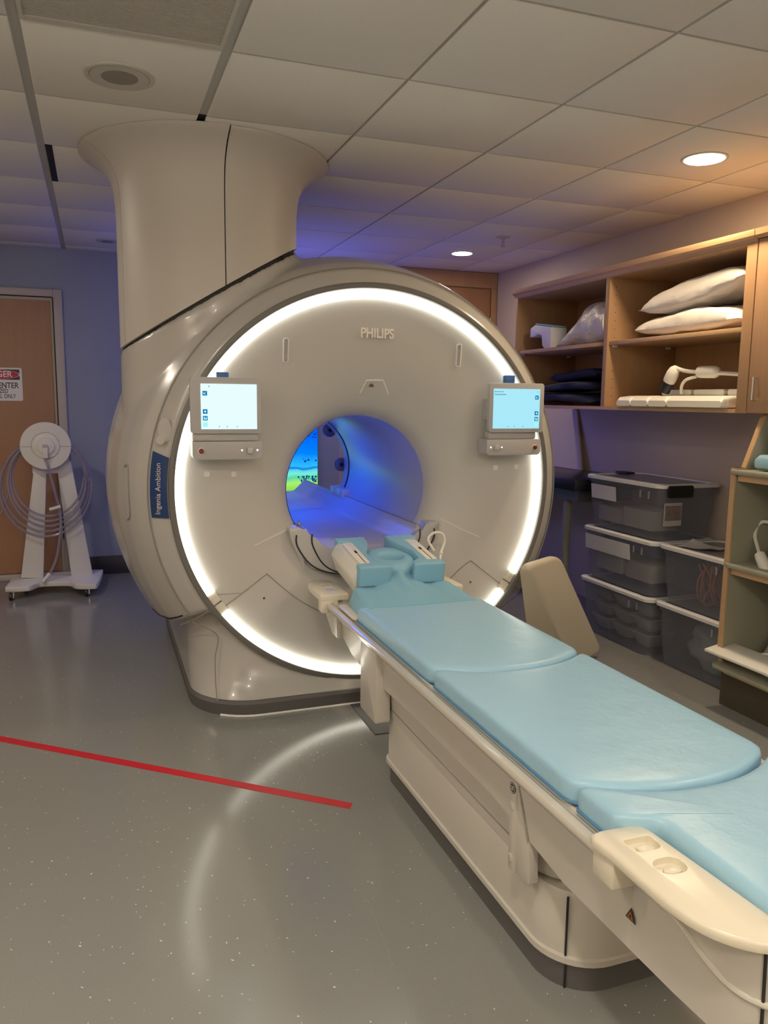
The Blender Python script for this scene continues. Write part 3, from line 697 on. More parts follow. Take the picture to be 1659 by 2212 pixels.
# hand panels at both ends with two recessed grips
def hand_panel(side, y0, y1, near):
    xo, xi = .328, .205
    x = lambda t: TC + side * t
    if near: out = [(xo - .002, y1), (xo, y1 - .01), (xo, y0 + .16), (xo - .02, y0 + .09), (xo - .06, y0 + .03), (xo - .12, y0), (xo - .19, y0 - .01), (xi - .06, y0), (xi - .01, y0 + .06), (xi, y0 + .12), (xi, y1 - .03), (xi + .01, y1 - .008), (xi + .03, y1)]
    else: out = [(xo, y0), (xo, y1 - .10), (xo - .01, y1 - .03), (xo - .035, y1), (xi + .02, y1), (xi, y1 - .03), (xi, y0)]
    cs = [V((a, b, 0)) for a, b in out]; poly = [(p.x, p.y) for p in smooth_curve(cs, 4, True)] if near else out
    rings = []
    c = V((sum(p[0] for p in poly) / len(poly), sum(p[1] for p in poly) / len(poly)))
    for z, k in ((.553, .99), (.556, 1.0), (.572, 1.0), (.577, .985), (.579, .95)): rings.append([V((x(c.x + (a - c.x) * k), c.y + (b - c.y) * (1 - (1 - k) * .4), z)) for a, b in poly])
    mb = MB(); mb.loft(rings); hp = obj('hand_panel', mb, 'cream', tb, 50)
    # upstand linking panel to rail
    ys = y1 if near else y0
    mb = MB(); mb.box(min(x(.25), x(.322)), max(x(.25), x(.322)), ys - (.06 if near else 0), ys + (0 if near else .06), .50, .556); mb.bevel(.006); obj('upstand', mb, 'cream', tb)
    mb = MB(); mb.box(min(x(.2), x(.27)), max(x(.2), x(.27)), min(y0 + .1, y1 - .04), y1 - .04, .515, .555); obj('panel_support', mb, 'table', tb)
    gy = (y1 - .055, y1 - .125) if near else (y0 + .17, y0 + .09)
    for i, g_ in enumerate(gy):
        mb = MB(); o_ = rr(xi + .025, xi + .085, g_ - .028, g_ + .024, [.016, .016, .006, .006] if i == 0 else [.024, .02, .02, .024], 6)
        i_ = [(xi + .055 + (a - xi - .055) * .84, g_ + (b - g_) * .84) for a, b in o_]
        mb.loft([[V((x(a), b, .577)) for a, b in o_], [V((x(a), b, .5805)) for a, b in o_], [V((x(a), b, .5805)) for a, b in i_], [V((x(a), b, .5797)) for a, b in i_]]); gp = obj('grip_recess', mb, 'cream', hp)
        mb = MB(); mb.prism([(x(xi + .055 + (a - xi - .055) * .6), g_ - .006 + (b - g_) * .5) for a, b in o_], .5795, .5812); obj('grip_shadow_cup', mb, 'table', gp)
for s_ in (-1, 1):
    hand_panel(s_, 3.085, 3.36, False)
    mb = MB(); mb.prism([(3.06, .505), (3.36, .553), (3.36, .545), (3.12, .40), (3.04, .40)], TC + s_ * .25 - .018, TC + s_ * .25 + .018, 'yz'); mb.bevel(.006); obj('head_bracket', mb, 'table', tb)
outer = [(-.326, 1.168), (-.327, 1.10), (-.327, 1.0), (-.325, .95), (-.315, .90), (-.295, .86), (-.26, .825), (-.21, .803), (-.14, .792), (0, .788)]
inner = [(0, .842), (-.12, .843), (-.165, .850), (-.188, .872), (-.194, .93), (-.198, 1.0), (-.205, 1.10), (-.208, 1.14), (-.216, 1.160), (-.24, 1.170)]
half_ = outer + inner
ring = [V((a, b, 0)) for a, b in outer[:-1]] + [V((0, .788, 0))] + [V((-a, b, 0)) for a, b in reversed(outer[:-1])] + [V((-a, b, 0)) for a, b in reversed(inner[1:])] + [V((0, .842, 0))] + [V((a, b, 0)) for a, b in inner[1:]]
def inset(R, o):
    out = []
    for i, p in enumerate(R):
        a, b = R[i - 1], R[(i + 1) % len(R)]; t = (b - a).normalized(); out.append(p + V((-t.y, t.x, 0)) * o)
    return out
ring = smooth_curve(ring, 3, True)
mb = MB(); mb.loft([[V((TC + p.x, p.y, z)) for p in inset(ring, o)] for z, o in ((.558, .006), (.560, .001), (.564, 0), (.572, 0), (.5765, .002), (.5795, .007))])
fs = obj('foot_surround', mb, 'cream', tb, 50)
cut = MB()
for s_ in (-1, 1):
    for g_, o_ in ((1.105, rr(-.030, .030, -.022, .022, [.016, .016, .006, .006], 5)), (1.035, rr(-.030, .030, -.026, .022, [.024, .02, .02, .024], 5))):
        xx = TC + s_ * .255
        cut.loft([[V((xx + a, g_ + b, .567)) for a, b in o_], [V((xx + a, g_ + b, .59)) for a, b in o_]])
        mb = MB(); mb.prism([(xx + s_ * -.004 + a * .55, g_ + b * .5 - .003) for a, b in o_], .5665, .5735); mb.bevel(.003); obj('grip_insert', mb, 'cream', fs)
carve(fs, cut, 50)
for s_ in (-1, 1):
    mb = MB(); mb.box(min(TC + s_ * .24, TC + s_ * .322), max(TC + s_ * .24, TC + s_ * .322), 1.10, 1.166, .50, .5585); mb.bevel(.006); obj('upstand', mb, 'cream', tb)
# foot-end lip and seam
mb = MB(); mb.tube(smooth_curve([V((TC - .262, 1.22, .50)), V((TC - .264, 1.10, .505)), V((TC - .262, 1.0, .50)), V((TC - .258, .94, .475)), V((TC - .252, .895, .46)), V((TC - .238, .853, .455)), V((TC - .206, .818, .455)), V((TC - .15, .803, .455))], 8), .006, 8); obj('side_lip', mb, 'table', tb)
mb = MB(); mb.tube([V((TC - .226, .838, .36)), V((TC - .228, .838, .455)), V((TC - .231, .838, .553))], .003, 6); obj('shut_or_shadow_line', mb, 'seam', tb)
# side control strip, latch and bracket
mb = MB(); mb.box(.915, .945, 1.555, 1.585, .245, .50); mb.bevel(.005); cs = obj('control_strip', mb, 'table', tb)
mb = MB(); mb.cyl((.9155, 1.571, .462), (-1, 0, 0), .0135, .0015, 24); bd = obj('round_badge', mb, 'black', cs)
mb = MB(); mb.lathe((.9142, 1.571, .462), (-1, 0, 0), [(0, .0115), (.0006, .0115), (.0006, .0100), (0, .0100)], 24); obj('badge_ring', mb, 'white', bd)
mb = MB(); mb.box(.9134, .9142, 1.565, 1.577, .463, .466); mb.box(.9134, .9142, 1.566, 1.576, .457, .460); obj('badge_mark', mb, 'white', bd)
for z in (.415, .28):
    mb = MB(); mb.lathe((.9155, 1.571, z), (-1, 0, 0), [(0, .012), (.0015, .012), (.0025, .010)], 20); obj('round_cap', mb, 'table', cs)
mb = MB(); mb.prism([(1.56, .40), (1.505, .40), (1.497, .25), (1.56, .25)], .9225, .95, 'yz'); mb.bevel(.003); obj('side_cover', mb, 'table', tb)
mb = MB(); mb.tube([V((.9185, 1.548, .478)), V((.9195, 1.50, .36))], .0025, 6); obj('shut_or_shadow_line', mb, 'softseam', tb)  # diagonal shadow line on the table side, drawn as a grey tube
mb = MB(); mb.prism(rr(2.51, 2.69, .24, .50, .012, 4), .895, .95, 'yz'); mb.bevel(.005); obj('head_cover', mb, 'table', tb)
mb = MB(); mb.tube([V((.9605, 1.60, .285)), V((.9605, 2.60, .285))], .003, 6); obj('panel_seam', mb, 'softseam', tb)
triangle(atx(1366, 1978, .9185) + V((-.003, 0, 0)), .017, 'black', 'orange', tb, (0, -1, 0), (0, 0, 1))
# small cream pad at the head of the rail
mb = MB(); mb.prism(rr(.905, .965, 2.80, 3.02, .02, 5), .541, .553); mb.bevel(.004); obj('rail_pad', mb, 'cream', tb)

# mattress sections: three pads butted with a curved joint
def pad(y0, y1, bulge0, bulge1, lab, z0=.5405, h=.058, x0=.912, x1=1.442, notch=False):
    t = thing('mattress_pad', ((x0 + x1) / 2, (y0 + y1) / 2, z0), lab, 'mattress', 'blue mattress pads on the patient table')
    c = (x0 + x1) / 2; w = (x1 - x0) / 2; n = 28
    ye = lambda u, e: (y0 - bulge0 * (1 - abs(u) ** 2.2)) if e == 0 else (y1 - bulge1 * (1 - abs(u) ** 2.2))
    def outline(o):
        P = []
        ww = w - o
        for k in range(n + 1): u = -1 + 2 * k / n; P.append((c + ww * u, ye(u, 0) + o))
        for k in range(1, n): v = k / n; P.append((c + ww, (ye(1, 0) + o) * (1 - v) + (ye(1, 1) - o) * v))
        for k in range(n + 1): u = 1 - 2 * k / n; P.append((c + ww * u, ye(u, 1) - o))
        for k in range(1, n): v = k / n; P.append((c - ww, (ye(1, 1) - o) * (1 - v) + (ye(1, 0) + o) * v))
        if notch: P = [((max(x, .985 + o) if x < c else min(x, 2 * c - .985 - o)) if y < 1.155 else x, y) for x, y in P]
        for _ in range(1): P = [((P[i - 1][0] + 2 * P[i][0] + P[(i + 1) % len(P)][0]) / 4, (P[i - 1][1] + 2 * P[i][1] + P[(i + 1) % len(P)][1]) / 4) for i in range(len(P))]
        return P
    cy = (y0 + y1) / 2
    rings = []
    for z, o in ((0, .005), (.006, .001), (.015, 0), (h * .72, .001), (h * .86, .003), (h * .94, .007), (h * .985, .013), (h + .0005, .022), (h + .002, .05)): rings.append([V((x, y, z0 + z)) for x, y in outline(o)])
    base = outline(.05)
    for k, dz in ((.7, .003), (.4, .004), (.15, .004)): rings.append([V((c + (x - c) * k, cy + (y - cy) * k, z0 + h + dz)) for x, y in base])
    mb = MB(); mb.loft(rings); obj('cushion', mb, 'vinyl', t, 60)
    mb = MB(); mb.tube([V((x, y, z0 + .007)) for x, y in outline(-.001)], .0035, 6, True); obj('piping', mb, 'vinyl2', t)
    return t
pad(2.086, 2.80, .085, .03, 'light blue mattress pad nearest the head coil, farthest of the three on the table')
pad(1.330, 2.066, .085, .085, 'light blue wrinkled mattress pad in the middle of the patient table')
pad(.86, 1.312, .0, .085, 'light blue mattress pad at the foot of the table, nearest the camera', notch=True)

# head coil base with blue foam insert
HT = Matrix.Translation((1.178, 2.99, .70)) @ Matrix.Rotation(radians(9), 4, 'X')
hc = thing('head_coil', (1.178, 3.1, .54), 'white head coil base lined with blue foam at the bore end of the table', 'head coil')
def hl(pts): return [HT @ V(p) for p in pts]
mb = MB(); mb.loft([hl([(x, y, z) for x, y in rr(-.155, .155, -.0, .34, .03, 5)]) for z in (-.13, -.06)]); mb.bevel(.008); obj('coil_base', mb, 'coil', hc)
for s_ in (-1, 1):
    mb = MB(); T = [(s_ * .185, -.13), (s_ * .212, -.05), (s_ * .188, .0), (s_ * .125, .008), (s_ * .12, -.1)]
    mb.loft([hl([(x, y, z) for x, z in T]) for y in (.02, .34)]); mb.bevel(.008); sc = obj('side_shell', mb, 'coil', hc)
    mb = MB(); mb.loft([hl([(x, y, z) for x, y in rr(min(s_ * .128, s_ * .175), max(s_ * .128, s_ * .175), .035, .30, .012, 4)]) for z in (.002, .012)]); mb.bevel(.002); lt = obj('latch_cover', mb, 'coil', hc)
    mb = MB(); mb.loft([hl([(x, y, z) for x, y in rr(min(s_ * .145, s_ * .155), max(s_ * .145, s_ * .155), .16, .19, .002, 2)]) for z in (.011, .0135)]); obj('latch_button', mb, 'seam', lt)
    mb = MB(); mb.tube(hl([(s_ * .15, .04, .0125), (s_ * .15, .15, .0125)]), .0015, 6); obj('latch_line', mb, 'seam', lt)
    mb = MB(); P_ = rr(min(s_ * .06, s_ * .19), max(s_ * .06, s_ * .19), -.01, .10, .012, 4)
    # foam block: front step and long rail
    O = [(.192, -.012), (.192, .04), (.128, .045), (.128, .31), (.19, .315), (.19, .37), (.05, .37), (.055, .30), (.075, .24), (.105, .16), (.10, .07), (.055, .03), (.05, -.012)]
    mb.loft([hl([(s_ * x, y, z) for x, y in O]) for z in (-.075, -.005)] + [hl([(s_ * x, y, .012) for x, y in O])]); mb.bevel(.007, 3); obj('foam_block', mb, 'foam', hc)
mb = MB(); n = 40; rings = []
for r, z in ((.118, -.075), (.122, -.045), (.115, -.022), (.092, -.010), (.060, -.010), (.050, -.013), (.043, -.024), (.040, -.040), (.039, -.074)):
    rings.append(hl([(.01 + r * cos(2 * pi * k / n) * (1 if r > .05 else 1.15), .165 + r * 1.15 * sin(2 * pi * k / n) * (1 if r > .05 else .8), z) for k in range(n)]))
mb.loft(rings, True, False, False); obj('ring_pillow', mb, 'foam', hc, 60)
mb = MB(); mb.loft([hl([(x, y, z) for x, y in rr(-.12, .12, -.0, .36, .02, 3)]) for z in (-.085, -.07)]); obj('foam_floor', mb, 'foamdark', hc)  # darker foam colour paints the shade inside the pillow hole
Pc = [aty(938, 1190, 3.28), aty(925, 1165, 3.30), aty(938, 1151, 3.31), aty(955, 1153, 3.31), aty(960, 1170, 3.31), aty(953, 1192, 3.29), aty(951, 1205, 3.26), aty(952, 1222, 3.2)]
mb = MB(); mb.tube(smooth_curve(Pc, 8), .006, 8); obj('cable', mb, 'coil', hc)
mb = MB(); mb.cyl(Pc[5], Pc[7] - Pc[5], .008, .02, 12); obj('cable_collar', mb, 'coil', hc)
# blue cover draped between the coil and the first pad
mb = MB(); nx, ny = 44, 26; rows = []
for j in range(ny + 1):
    v = j / ny; row = []
    for i in range(nx + 1):
        u = -1 + 2 * i / nx
        y = 2.745 + .235 * v + .03 * (1 - u * u) * v
        x = 1.178 + u * (.255 - .02 * v)
        mid = max(0, 1 - abs(u) / .55)
        z = .603 + (.022 + .022 * mid) * v ** 1.3 * (1 if abs(u) < .93 else .8)
        z += .010 * sin(u * 15 + 2.2 * v + 1.5 * sin(u * 4)) * v * (1 - .3 * v) * (1 - u * u) + .006 * sin(u * 27 - v * 5) * v * (1 - v)
        tg = max(0, 1 - (abs(u) / .30) ** 2) ** 1.2 if abs(u) < .30 else 0
        y += .085 * tg * v * v; z += .050 * tg * v * v
        if abs(u) > .9: z -= .05 * (abs(u) - .9) / .1
        row.append(V((x, y, z)))
    rows.append(row)
A = mb.loft(rows, closed=False); B = mb.loft([[p - V((0, 0, .012)) for p in r] for r in rows], closed=False)
for e in (0, -1):
    for i in range(nx): mb.face((A[e][i], A[e][i + 1], B[e][i + 1], B[e][i]))
    for i in range(ny): mb.face((A[i][e], A[i + 1][e], B[i + 1][e], B[i][e]))
tag(obj('neck_cover', mb, 'foam', None, 60), 'creased blue vinyl cover between the head coil and first mattress pad', 'cover')

# ------------------------------------------------------------------ red tape on the floor
a, b, c, d = atz(0, 1590, .0), atz(760, 1735, 0), atz(757, 1748, 0), atz(0, 1602, 0)
e = (a - b) * .6
mb = MB(); L = [a + e, b, b + (c - b) * .3 + V((.004, 0, 0)), b + (c - b) * .6 + V((-.002, 0, 0)), c, d + e]
mb.loft([[V((p.x, p.y, .0002)) for p in L], [V((p.x, p.y, .0012)) for p in L]])
tag(obj('floor_tape', mb, 'tapered'), 'strip of red tape stuck across the grey speckled floor', 'tape')

# ------------------------------------------------------------------ hose trolley by the door
TY = 6.04
tr = thing('hose_trolley', (-.34, TY, 0), 'white wheeled stand with round hose reel in front of the wooden door', 'trolley')
zbse = .09
poly = [(13, 1266), (46, 1239), (130, 1236), (213, 1230), (221, 1234), (212, 1258), (200, 1262), (165, 1262), (150, 1256), (118, 1256), (85, 1258), (62, 1266), (20, 1268)]
pts = smooth_curve([atz(px, py, zbse) for px, py in poly], 4, True)
mb = MB(); mb.loft([[V((p.x, p.y, zbse - .036)) for p in pts], [V((p.x, p.y, zbse)) for p in pts]]); mb.bevel(.004); obj('base', mb, 'white', tr)
q = lambda px, py, y=TY: aty(px, py, y)
def plate(px, y, th):
    P = [q(a, b, y) for a, b in px]; mb = MB(); mb.loft([[p + V((0, -th / 2, 0)) for p in P], [p + V((0, th / 2, 0)) for p in P]]); mb.bevel(.004); return mb
obj('upright', plate([(75, 1000), (101, 1005), (94, 1247), (46, 1247)], TY + .04, .05), 'white', tr)
obj('upright', plate([(123, 1005), (153, 995), (201, 1243), (155, 1247)], TY + .04, .05), 'white', tr)
dc = q(99, 963, TY - .055); rad = (q(154, 963, TY - .055) - dc).length
mb = MB(); mb.lathe(dc, (0, -1, 0), [(0, rad * .98), (.004, rad), (.012, rad), (.016, rad * .98), (.016, rad * .58), (.010, rad * .56)], 56); obj('reel_disc', mb, 'white', tr)
mb = MB(); mb.lathe(dc + V((0, -.010, 0)), (0, -1, 0), [(0, rad * .55), (.010, rad * .53), (.014, rad * .36), (.026, rad * .34), (.030, rad * .12)], 40); hb = obj('hub', mb, 'white', tr)
mb = MB(); mb.box(dc.x - rad, dc.x - rad * .5, dc.y - .0185, dc.y - .0155, dc.z - .006, dc.z - .002); mb.box(dc.x + rad * .5, dc.x + rad, dc.y - .0185, dc.y - .0155, dc.z - .006, dc.z - .002); obj('disc_joint', mb, 'bezel', tr)
mb = MB(); mb.box(dc.x - .02, dc.x + .015, dc.y - .06, dc.y - .035, dc.z - .085, dc.z + .008); mb.bevel(.006); obj('outlet', mb, 'white', tr)
mb = MB(); mb.box(dc.x - .018, dc.x + .012, dc.y - .0635, dc.y - .058, dc.z - .006, dc.z + .012); obj('outlet_latch', mb, 'bezel', tr)
mb = MB(); mb.cyl((dc.x, dc.y, dc.z), (0, 1, 0), .05, .14, 24); obj('spindle', mb, 'white', tr)
mb = MB(); mb.box(dc.x - .10, dc.x + .10, TY + .02, TY + .06, dc.z - .2, dc.z + .05); obj('head_block', mb, 'white', tr)
# coiled clear tubing
P = []
for k in range(5 * 36):
    t = 2 * pi * k / 36; lp = k / 36
    cx_, cz_ = 107 - 2 * lp, 1028 + 6 * lp
    rx, ry = 74 + 5.5 * lp + 3 * sin(lp * 2.1), 84 + 5 * lp
    top = max(0, -sin(t)) 
    P.append(q(cx_ + rx * cos(t), cz_ + ry * sin(t) - 0, TY - .03 - .010 * (lp % 3)))
mb = MB(); mb.tube(P, .0085, 8); hs = obj('coiled_hose', mb, 'hose', tr)
P = [q(96, 990, TY - .10), q(104, 1010, TY - .10), q(118, 1060, TY - .09), q(130, 1110, TY - .08), q(129, 1160, TY - .08), q(122, 1205, TY - .09), q(107, 1240, TY - .12), q(95, 1257, TY - .15)]
mb = MB(); mb.tube(smooth_curve(P, 8), .009, 8); hh = obj('hanging_hose', mb, 'hose', tr)
mb = MB(); a, b = q(107, 1101, TY - .09), q(131, 1094, TY - .09)
mb.cyl(a, b - a, .012, (b - a).length, 16); obj('white_coupling', mb, 'white', hs)
mb = MB(); a, b = q(107, 1239, TY - .125), q(92, 1258, TY - .155); mb.cyl(a, b - a, .013, (b - a).length, 16); obj('white_coupling', mb, 'white', hh)
P = [q(20, 1060, TY - .02), q(12, 1085, TY - .02), q(4, 1105, TY - .02), q(-20, 1130, TY - .02)]
mb = MB(); mb.tube(smooth_curve(P, 6), .0085, 8); obj('loose_hose', mb, 'hose', tr)
for (px, py) in ((26, 1297), (189, 1288), (58, 1266), (206, 1257)):
    p = atz(px, py, 0)
    mb = MB(); mb.cyl((p.x - .016, p.y, .0285), (1, 0, 0), .028, .022, 20); mb.bevel(.004); w_ = obj('caster', mb, 'black', tr)
    mb = MB(); mb.box(p.x + .007, p.x + .017, p.y - .010, p.y + .012, .018, .056); obj('caster_fork', mb, 'steel', w_)

# ------------------------------------------------------------------ wall cabinet on the right wall
CXF = 2.76; YA, YM, YE = 4.93, 3.885, 2.865; ZB, ZT, ZS = 1.347, 2.107, 1.735
XB = XR - .003; t_ = .019
wc = thing('wall_cabinet', (3.0, 3.9, ZB), 'open maple wall cabinet with two bays and adjustable shelves, holding pillows', 'cabinet', 'maple wall cabinets')
mb = MB(); mb.box(CXF, XB, YA - t_, YA, ZB, ZT); mb.bevel(.001); obj('side_panel', mb, 'maple', wc)
mb = MB(); mb.box(CXF, XB, YE - .06, YE, ZB, ZT); mb.bevel(.001); obj('side_panel', mb, 'maple', wc)
mb = MB(); mb.box(CXF, XB - .012, YM - .018, YM + .018, ZB + t_, ZT - t_); mb.bevel(.001); dv = obj('divider', mb, 'maple', wc)
mb = MB()
for x in (CXF + .045, XB - .08):
    for k in range(14): mb.cyl((x, YM - .018, ZB + .08 + k * .047), (0, -1, 0), .0028, .0006, 8)
obj('shelf_holes', mb, 'seam', dv)
mb = MB(); mb.box(CXF, XB, YE, YA - t_, ZB, ZB + t_); obj('bottom_panel', mb, 'mapleh', wc)
mb = MB(); mb.box(CXF, XB, YE, YA - t_, ZT - t_, ZT); obj('top_panel', mb, 'mapleh', wc)
mb = MB(); mb.box(XB - .012, XB, YE, YA - t_, ZB + t_, ZT - t_); obj('back_panel', mb, 'maple', wc)
for y0, y1 in ((YE + .001, YM - .0185), (YM + .0185, YA - t_ - .001)):
    mb = MB(); mb.box(CXF + .012, XB - .0125, y0, y1, ZS - .022, ZS); mb.bevel(.001); sh = obj('shelf', mb, 'mapleh', wc)
    for yy in (y0 + .012, y1 - .012):
        for xx in (CXF + .045, XB - .08):
            mb = MB(); mb.box(xx - .012, xx + .012, yy - .008, yy + .008, ZS - .034, ZS - .0222); obj('shelf_pin', mb, 'white', sh)
mb = MB(); mb.prism([(CXF - .001, ZT - .012), (CXF - .006, ZT + .004), (CXF - .022, ZT + .014), (CXF - .026, ZT + .03), (CXF - .026, ZT + .04), (CXF + .02, ZT + .04), (CXF + .02, ZT + .001), (CXF, ZT + .001)], YE - .06, YA + .026, 'xz'); obj('crown', mb, 'mapleh', wc)
w2 = thing('wall_cabinet', (3.0, 2.4, ZB), 'closed maple wall cabinet at the right edge of the photo beside the open bays', 'cabinet', 'maple wall cabinets')
mb = MB(); mb.box(CXF + .02, XB, 1.6, YE - .064, ZB, ZT); obj('carcass', mb, 'maple', w2)
for y0, y1 in ((2.21, YE - .066), (1.6, 2.205)):
    mb = MB(); mb.box(CXF, CXF + .0195, y0, y1, ZB + .002, ZT - .002); mb.bevel(.002); d_ = obj('door', mb, 'maple', w2)
    mb = MB(); mb.tube([V((CXF, y1 - .05, ZB + .06)), V((CXF - .025, y1 - .05, ZB + .06)), V((CXF - .025, y1 - .05, ZB + .16)), V((CXF, y1 - .05, ZB + .16))], .004, 8); obj('handle', mb, 'steel', d_)
mb = MB(); mb.prism([(CXF - .006, ZT + .001), (CXF - .022, ZT + .014), (CXF - .026, ZT + .04), (CXF + .02, ZT + .04), (CXF + .02, ZT + .001)], 1.6, YE - .064, 'xz'); obj('crown', mb, 'mapleh', w2)

# soft things on the shelves
def pillow_mesh(c, lx, ly, h, seed, tilt=0, yaw=0, pinch=.5):
    mb = MB(); n = 26; rows = []; rnd = V((seed * 3.1, seed * 1.7, 0))
    R_ = Matrix.Translation(c) @ Matrix.Rotation(yaw, 4, 'Z') @ Matrix.Rotation(tilt, 4, 'X')
    def pt(i, j, s):
        u, v = -1 + 2 * i / n, -1 + 2 * j / n
        e = max(0, (1 - u ** 4) * (1 - v ** 4)) ** .55
        k = 1 - .10 * (1 - abs(v)) * abs(u) - .0; k2 = 1 - .10 * (1 - abs(u)) * abs(v)
        z = s * h * e * (1 + .25 * noise.noise(V((u * 1.6, v * 1.6, s)) + rnd)) + .010 * e * noise.noise(V((u * 5, v * 5, s)) + rnd)
        return R_ @ V((u * lx * (1 - .08 * (1 - v * v) * (abs(u) > .9)), v * ly * (1 - .06 * (1 - u * u)), z))
    T = [[pt(i, j, 1) for i in range(n + 1)] for j in range(n + 1)]; B = [[pt(i, j, -.45) for i in range(n + 1)] for j in range(n + 1)]
    mb.loft(T, closed=False); mb.loft(B, closed=False); bmesh.ops.remove_doubles(mb.bm, verts=mb.bm.verts[:], dist=1e-4); return mb
PX = 2.985
tag(obj('pillow', pillow_mesh(V((PX, 3.30, ZS + .045)), .20, .385, .085, 1), 'pillow', None, 70), 'white pillow lying flat on the upper cabinet shelf, under another pillow', 'pillow', 'white pillows on the shelf')
tag(obj('pillow', pillow_mesh(V((PX, 3.27, ZS + .192)), .20, .375, .10, 4, -.12), 'pillow', None, 70), 'plump white pillow on top of the other pillow in the open cabinet', 'pillow', 'white pillows on the shelf')
# bagged bundle and pale cradle in the left bay
mb = MB(); n = 30; rows = []
for j in range(n + 1):
    v = j / n; y = 4.53 - .62 * v; hh_ = .02 + .275 * sin(min(1, v * 1.2) * pi / 2) ** 1.1 * (1 - .22 * v ** 3) * (1 + .10 * noise.noise(V((v * 7, 0, 3)))); row = []
    for k in range(28):
        a = 2 * pi * k / 28; r_ = (1 + .22 * noise.noise(V((cos(a) * 1.3, sin(a) * 1.3, v * 4))) + .05 * noise.noise(V((cos(a) * 4, sin(a) * 4, v * 14))))
        row.append(V((2.92 + .17 * cos(a) * (.45 + .55 * v) * r_, y, max(ZS + .002, ZS + hh_ * .5 + hh_ * .5 * sin(a) * r_))))
    rows.append(row)
mb.loft(rows); tag(obj('bagged_bundle', mb, 'bag', None, 70), 'bundle in a white plastic bag on the left upper cabinet shelf', 'bag')
cr = thing('coil_cradle', (2.9, 4.55, ZS), 'pale blue-white plastic cradle sticking out beside the bagged bundle', 'cradle')
mb = MB(); mb.prism([(4.80, ZS + .145), (4.80, ZS + .085), (4.745, ZS + .088), (4.70, ZS + .10), (4.655, ZS + .09), (4.64, ZS + .02), (4.61, ZS + .001), (4.535, ZS + .001), (4.535, ZS + .135), (4.74, ZS + .165)], 2.80, 2.92, 'yz'); mb.bevel(.006, 2); obj('shell', mb, 'cool', cr)
mb = MB(); mb.prism([(4.535, ZS + .137), (4.73, ZS + .167), (4.73, ZS + .174), (4.535, ZS + .144)], 2.80, 2.915, 'yz'); obj('pad_strip', mb, 'foam', cr)
# folded navy blankets
def blanket(c, lx, ly, h, seed, lab):
    mb = MB(); rows = []
    for j in range(31):
        v = -1 + 2 * j / 30; row = []
        for k in range(24):
            a = 2 * pi * k / 24; ca, sa = cos(a), sin(a)
            sx_ = math.copysign(abs(ca) ** .35, ca); sz_ = math.copysign(abs(sa) ** .6, sa)
            w_ = (1 - abs(v) ** 8) ** .5 if abs(v) < 1 else .0
            row.append(V((c.x + sx_ * lx * (.9 + .1 * w_) + .02 * noise.noise(V((v * 2, seed, a))), c.y + v * ly, c.z + h * .5 + sz_ * h * .5 * max(.12, w_) + .012 * sin(v * 2 + seed))))
        rows.append(row)
    mb.loft(rows); return tag(obj('folded_blanket', mb, 'blanket', None, 60), lab, 'blanket', 'navy blankets in the cabinet')
zz = ZB + t_ + .012
blanket(V((2.99, 4.38, zz)), .19, .36, .06, 1, 'folded navy blanket in lower left cabinet bay, bottom of the pile')
blanket(V((2.98, 4.36, zz + .078)), .185, .33, .05, 2, 'folded navy blanket in lower left cabinet bay, middle of the pile')
blanket(V((3.0, 4.33, zz + .148)), .17, .26, .06, 3, 'folded navy blanket in lower left cabinet bay, top of the pile')
# white flexible coil in the right lower bay: segmented pads, cable and connector
fc = thing('body_coil', (2.9, 3.3, ZB + t_), 'white segmented body coil with cable and black connector in lower cabinet bay', 'coil')
z0 = ZB + t_ + .001
ys = [3.70, 3.575, 3.43, 3.285, 2.905]
for k in range(4):
    mb = MB(); y1, y0 = ys[k], ys[k + 1] + .008
    rows = []
    for x, zz_, hh2 in ((2.72, .004, .03), (2.735, .0, .052), (2.80, 0, .060), (2.9, .0, .060), (2.99, .0, .056), (3.0, .01, .03)):
        P_ = rr(y0, y1, z0 + zz_, z0 + zz_ + hh2, min(.016, hh2 * .45), 4); rows.append([V((x, a, b)) for a, b in P_])
    mb.loft(rows); obj('coil_segment', mb, 'coil', fc)
for y0, y1 in ((3.05, 3.26), (3.28, 3.50), (2.9, 3.03)):
    mb = MB(); mb.prism(rr(y0, y1, z0 + .062, z0 + .092, .012, 4), 2.86, 3.05, 'yz'); mb.bevel(.004); obj('raised_pad', mb, 'coil', fc)
k0 = V((2.80, 3.405, z0 + .082)); k1 = V((2.80, 3.335, z0 + .195))
mb = MB(); mb.cyl(k0, k1 - k0, .028, .06, 20); obj('connector_plug', mb, 'black', fc)
mb = MB(); mb.lathe(k0 + (k1 - k0).normalized() * .058, k1 - k0, [(0, .03), (.01, .032), (.05, .032), (.075, .026), (.09, .012)], 20); obj('connector_body', mb, 'coil', fc)
P_ = smooth_curve([k1 + V((0, -.01, .005)), V((2.82, 3.28, z0 + .185)), V((2.84, 3.18, z0 + .175)), V((2.86, 3.02, z0 + .165)), V((2.88, 2.90, z0 + .155))], 8)
mb = MB(); mb.tube(P_, .010, 8); obj('cable', mb, 'coil', fc)
mb = MB(); mb.lathe((2.84, 3.22, z0 + .178), (.1, -1, -.03), [(0, .012), (.015, .028), (.03, .03), (.11, .03), (.125, .026), (.14, .01)], 20); obj('cable_trap', mb, 'coil', fc)
P_ = smooth_curve([V((2.84, 3.22, z0 + .155)), V((2.82, 3.27, z0 + .14)), V((2.82, 3.30, z0 + .11)), V((2.83, 3.31, z0 + .07))], 8)
mb = MB(); mb.tube(P_, .008, 8); obj('strap', mb, 'coil', fc)

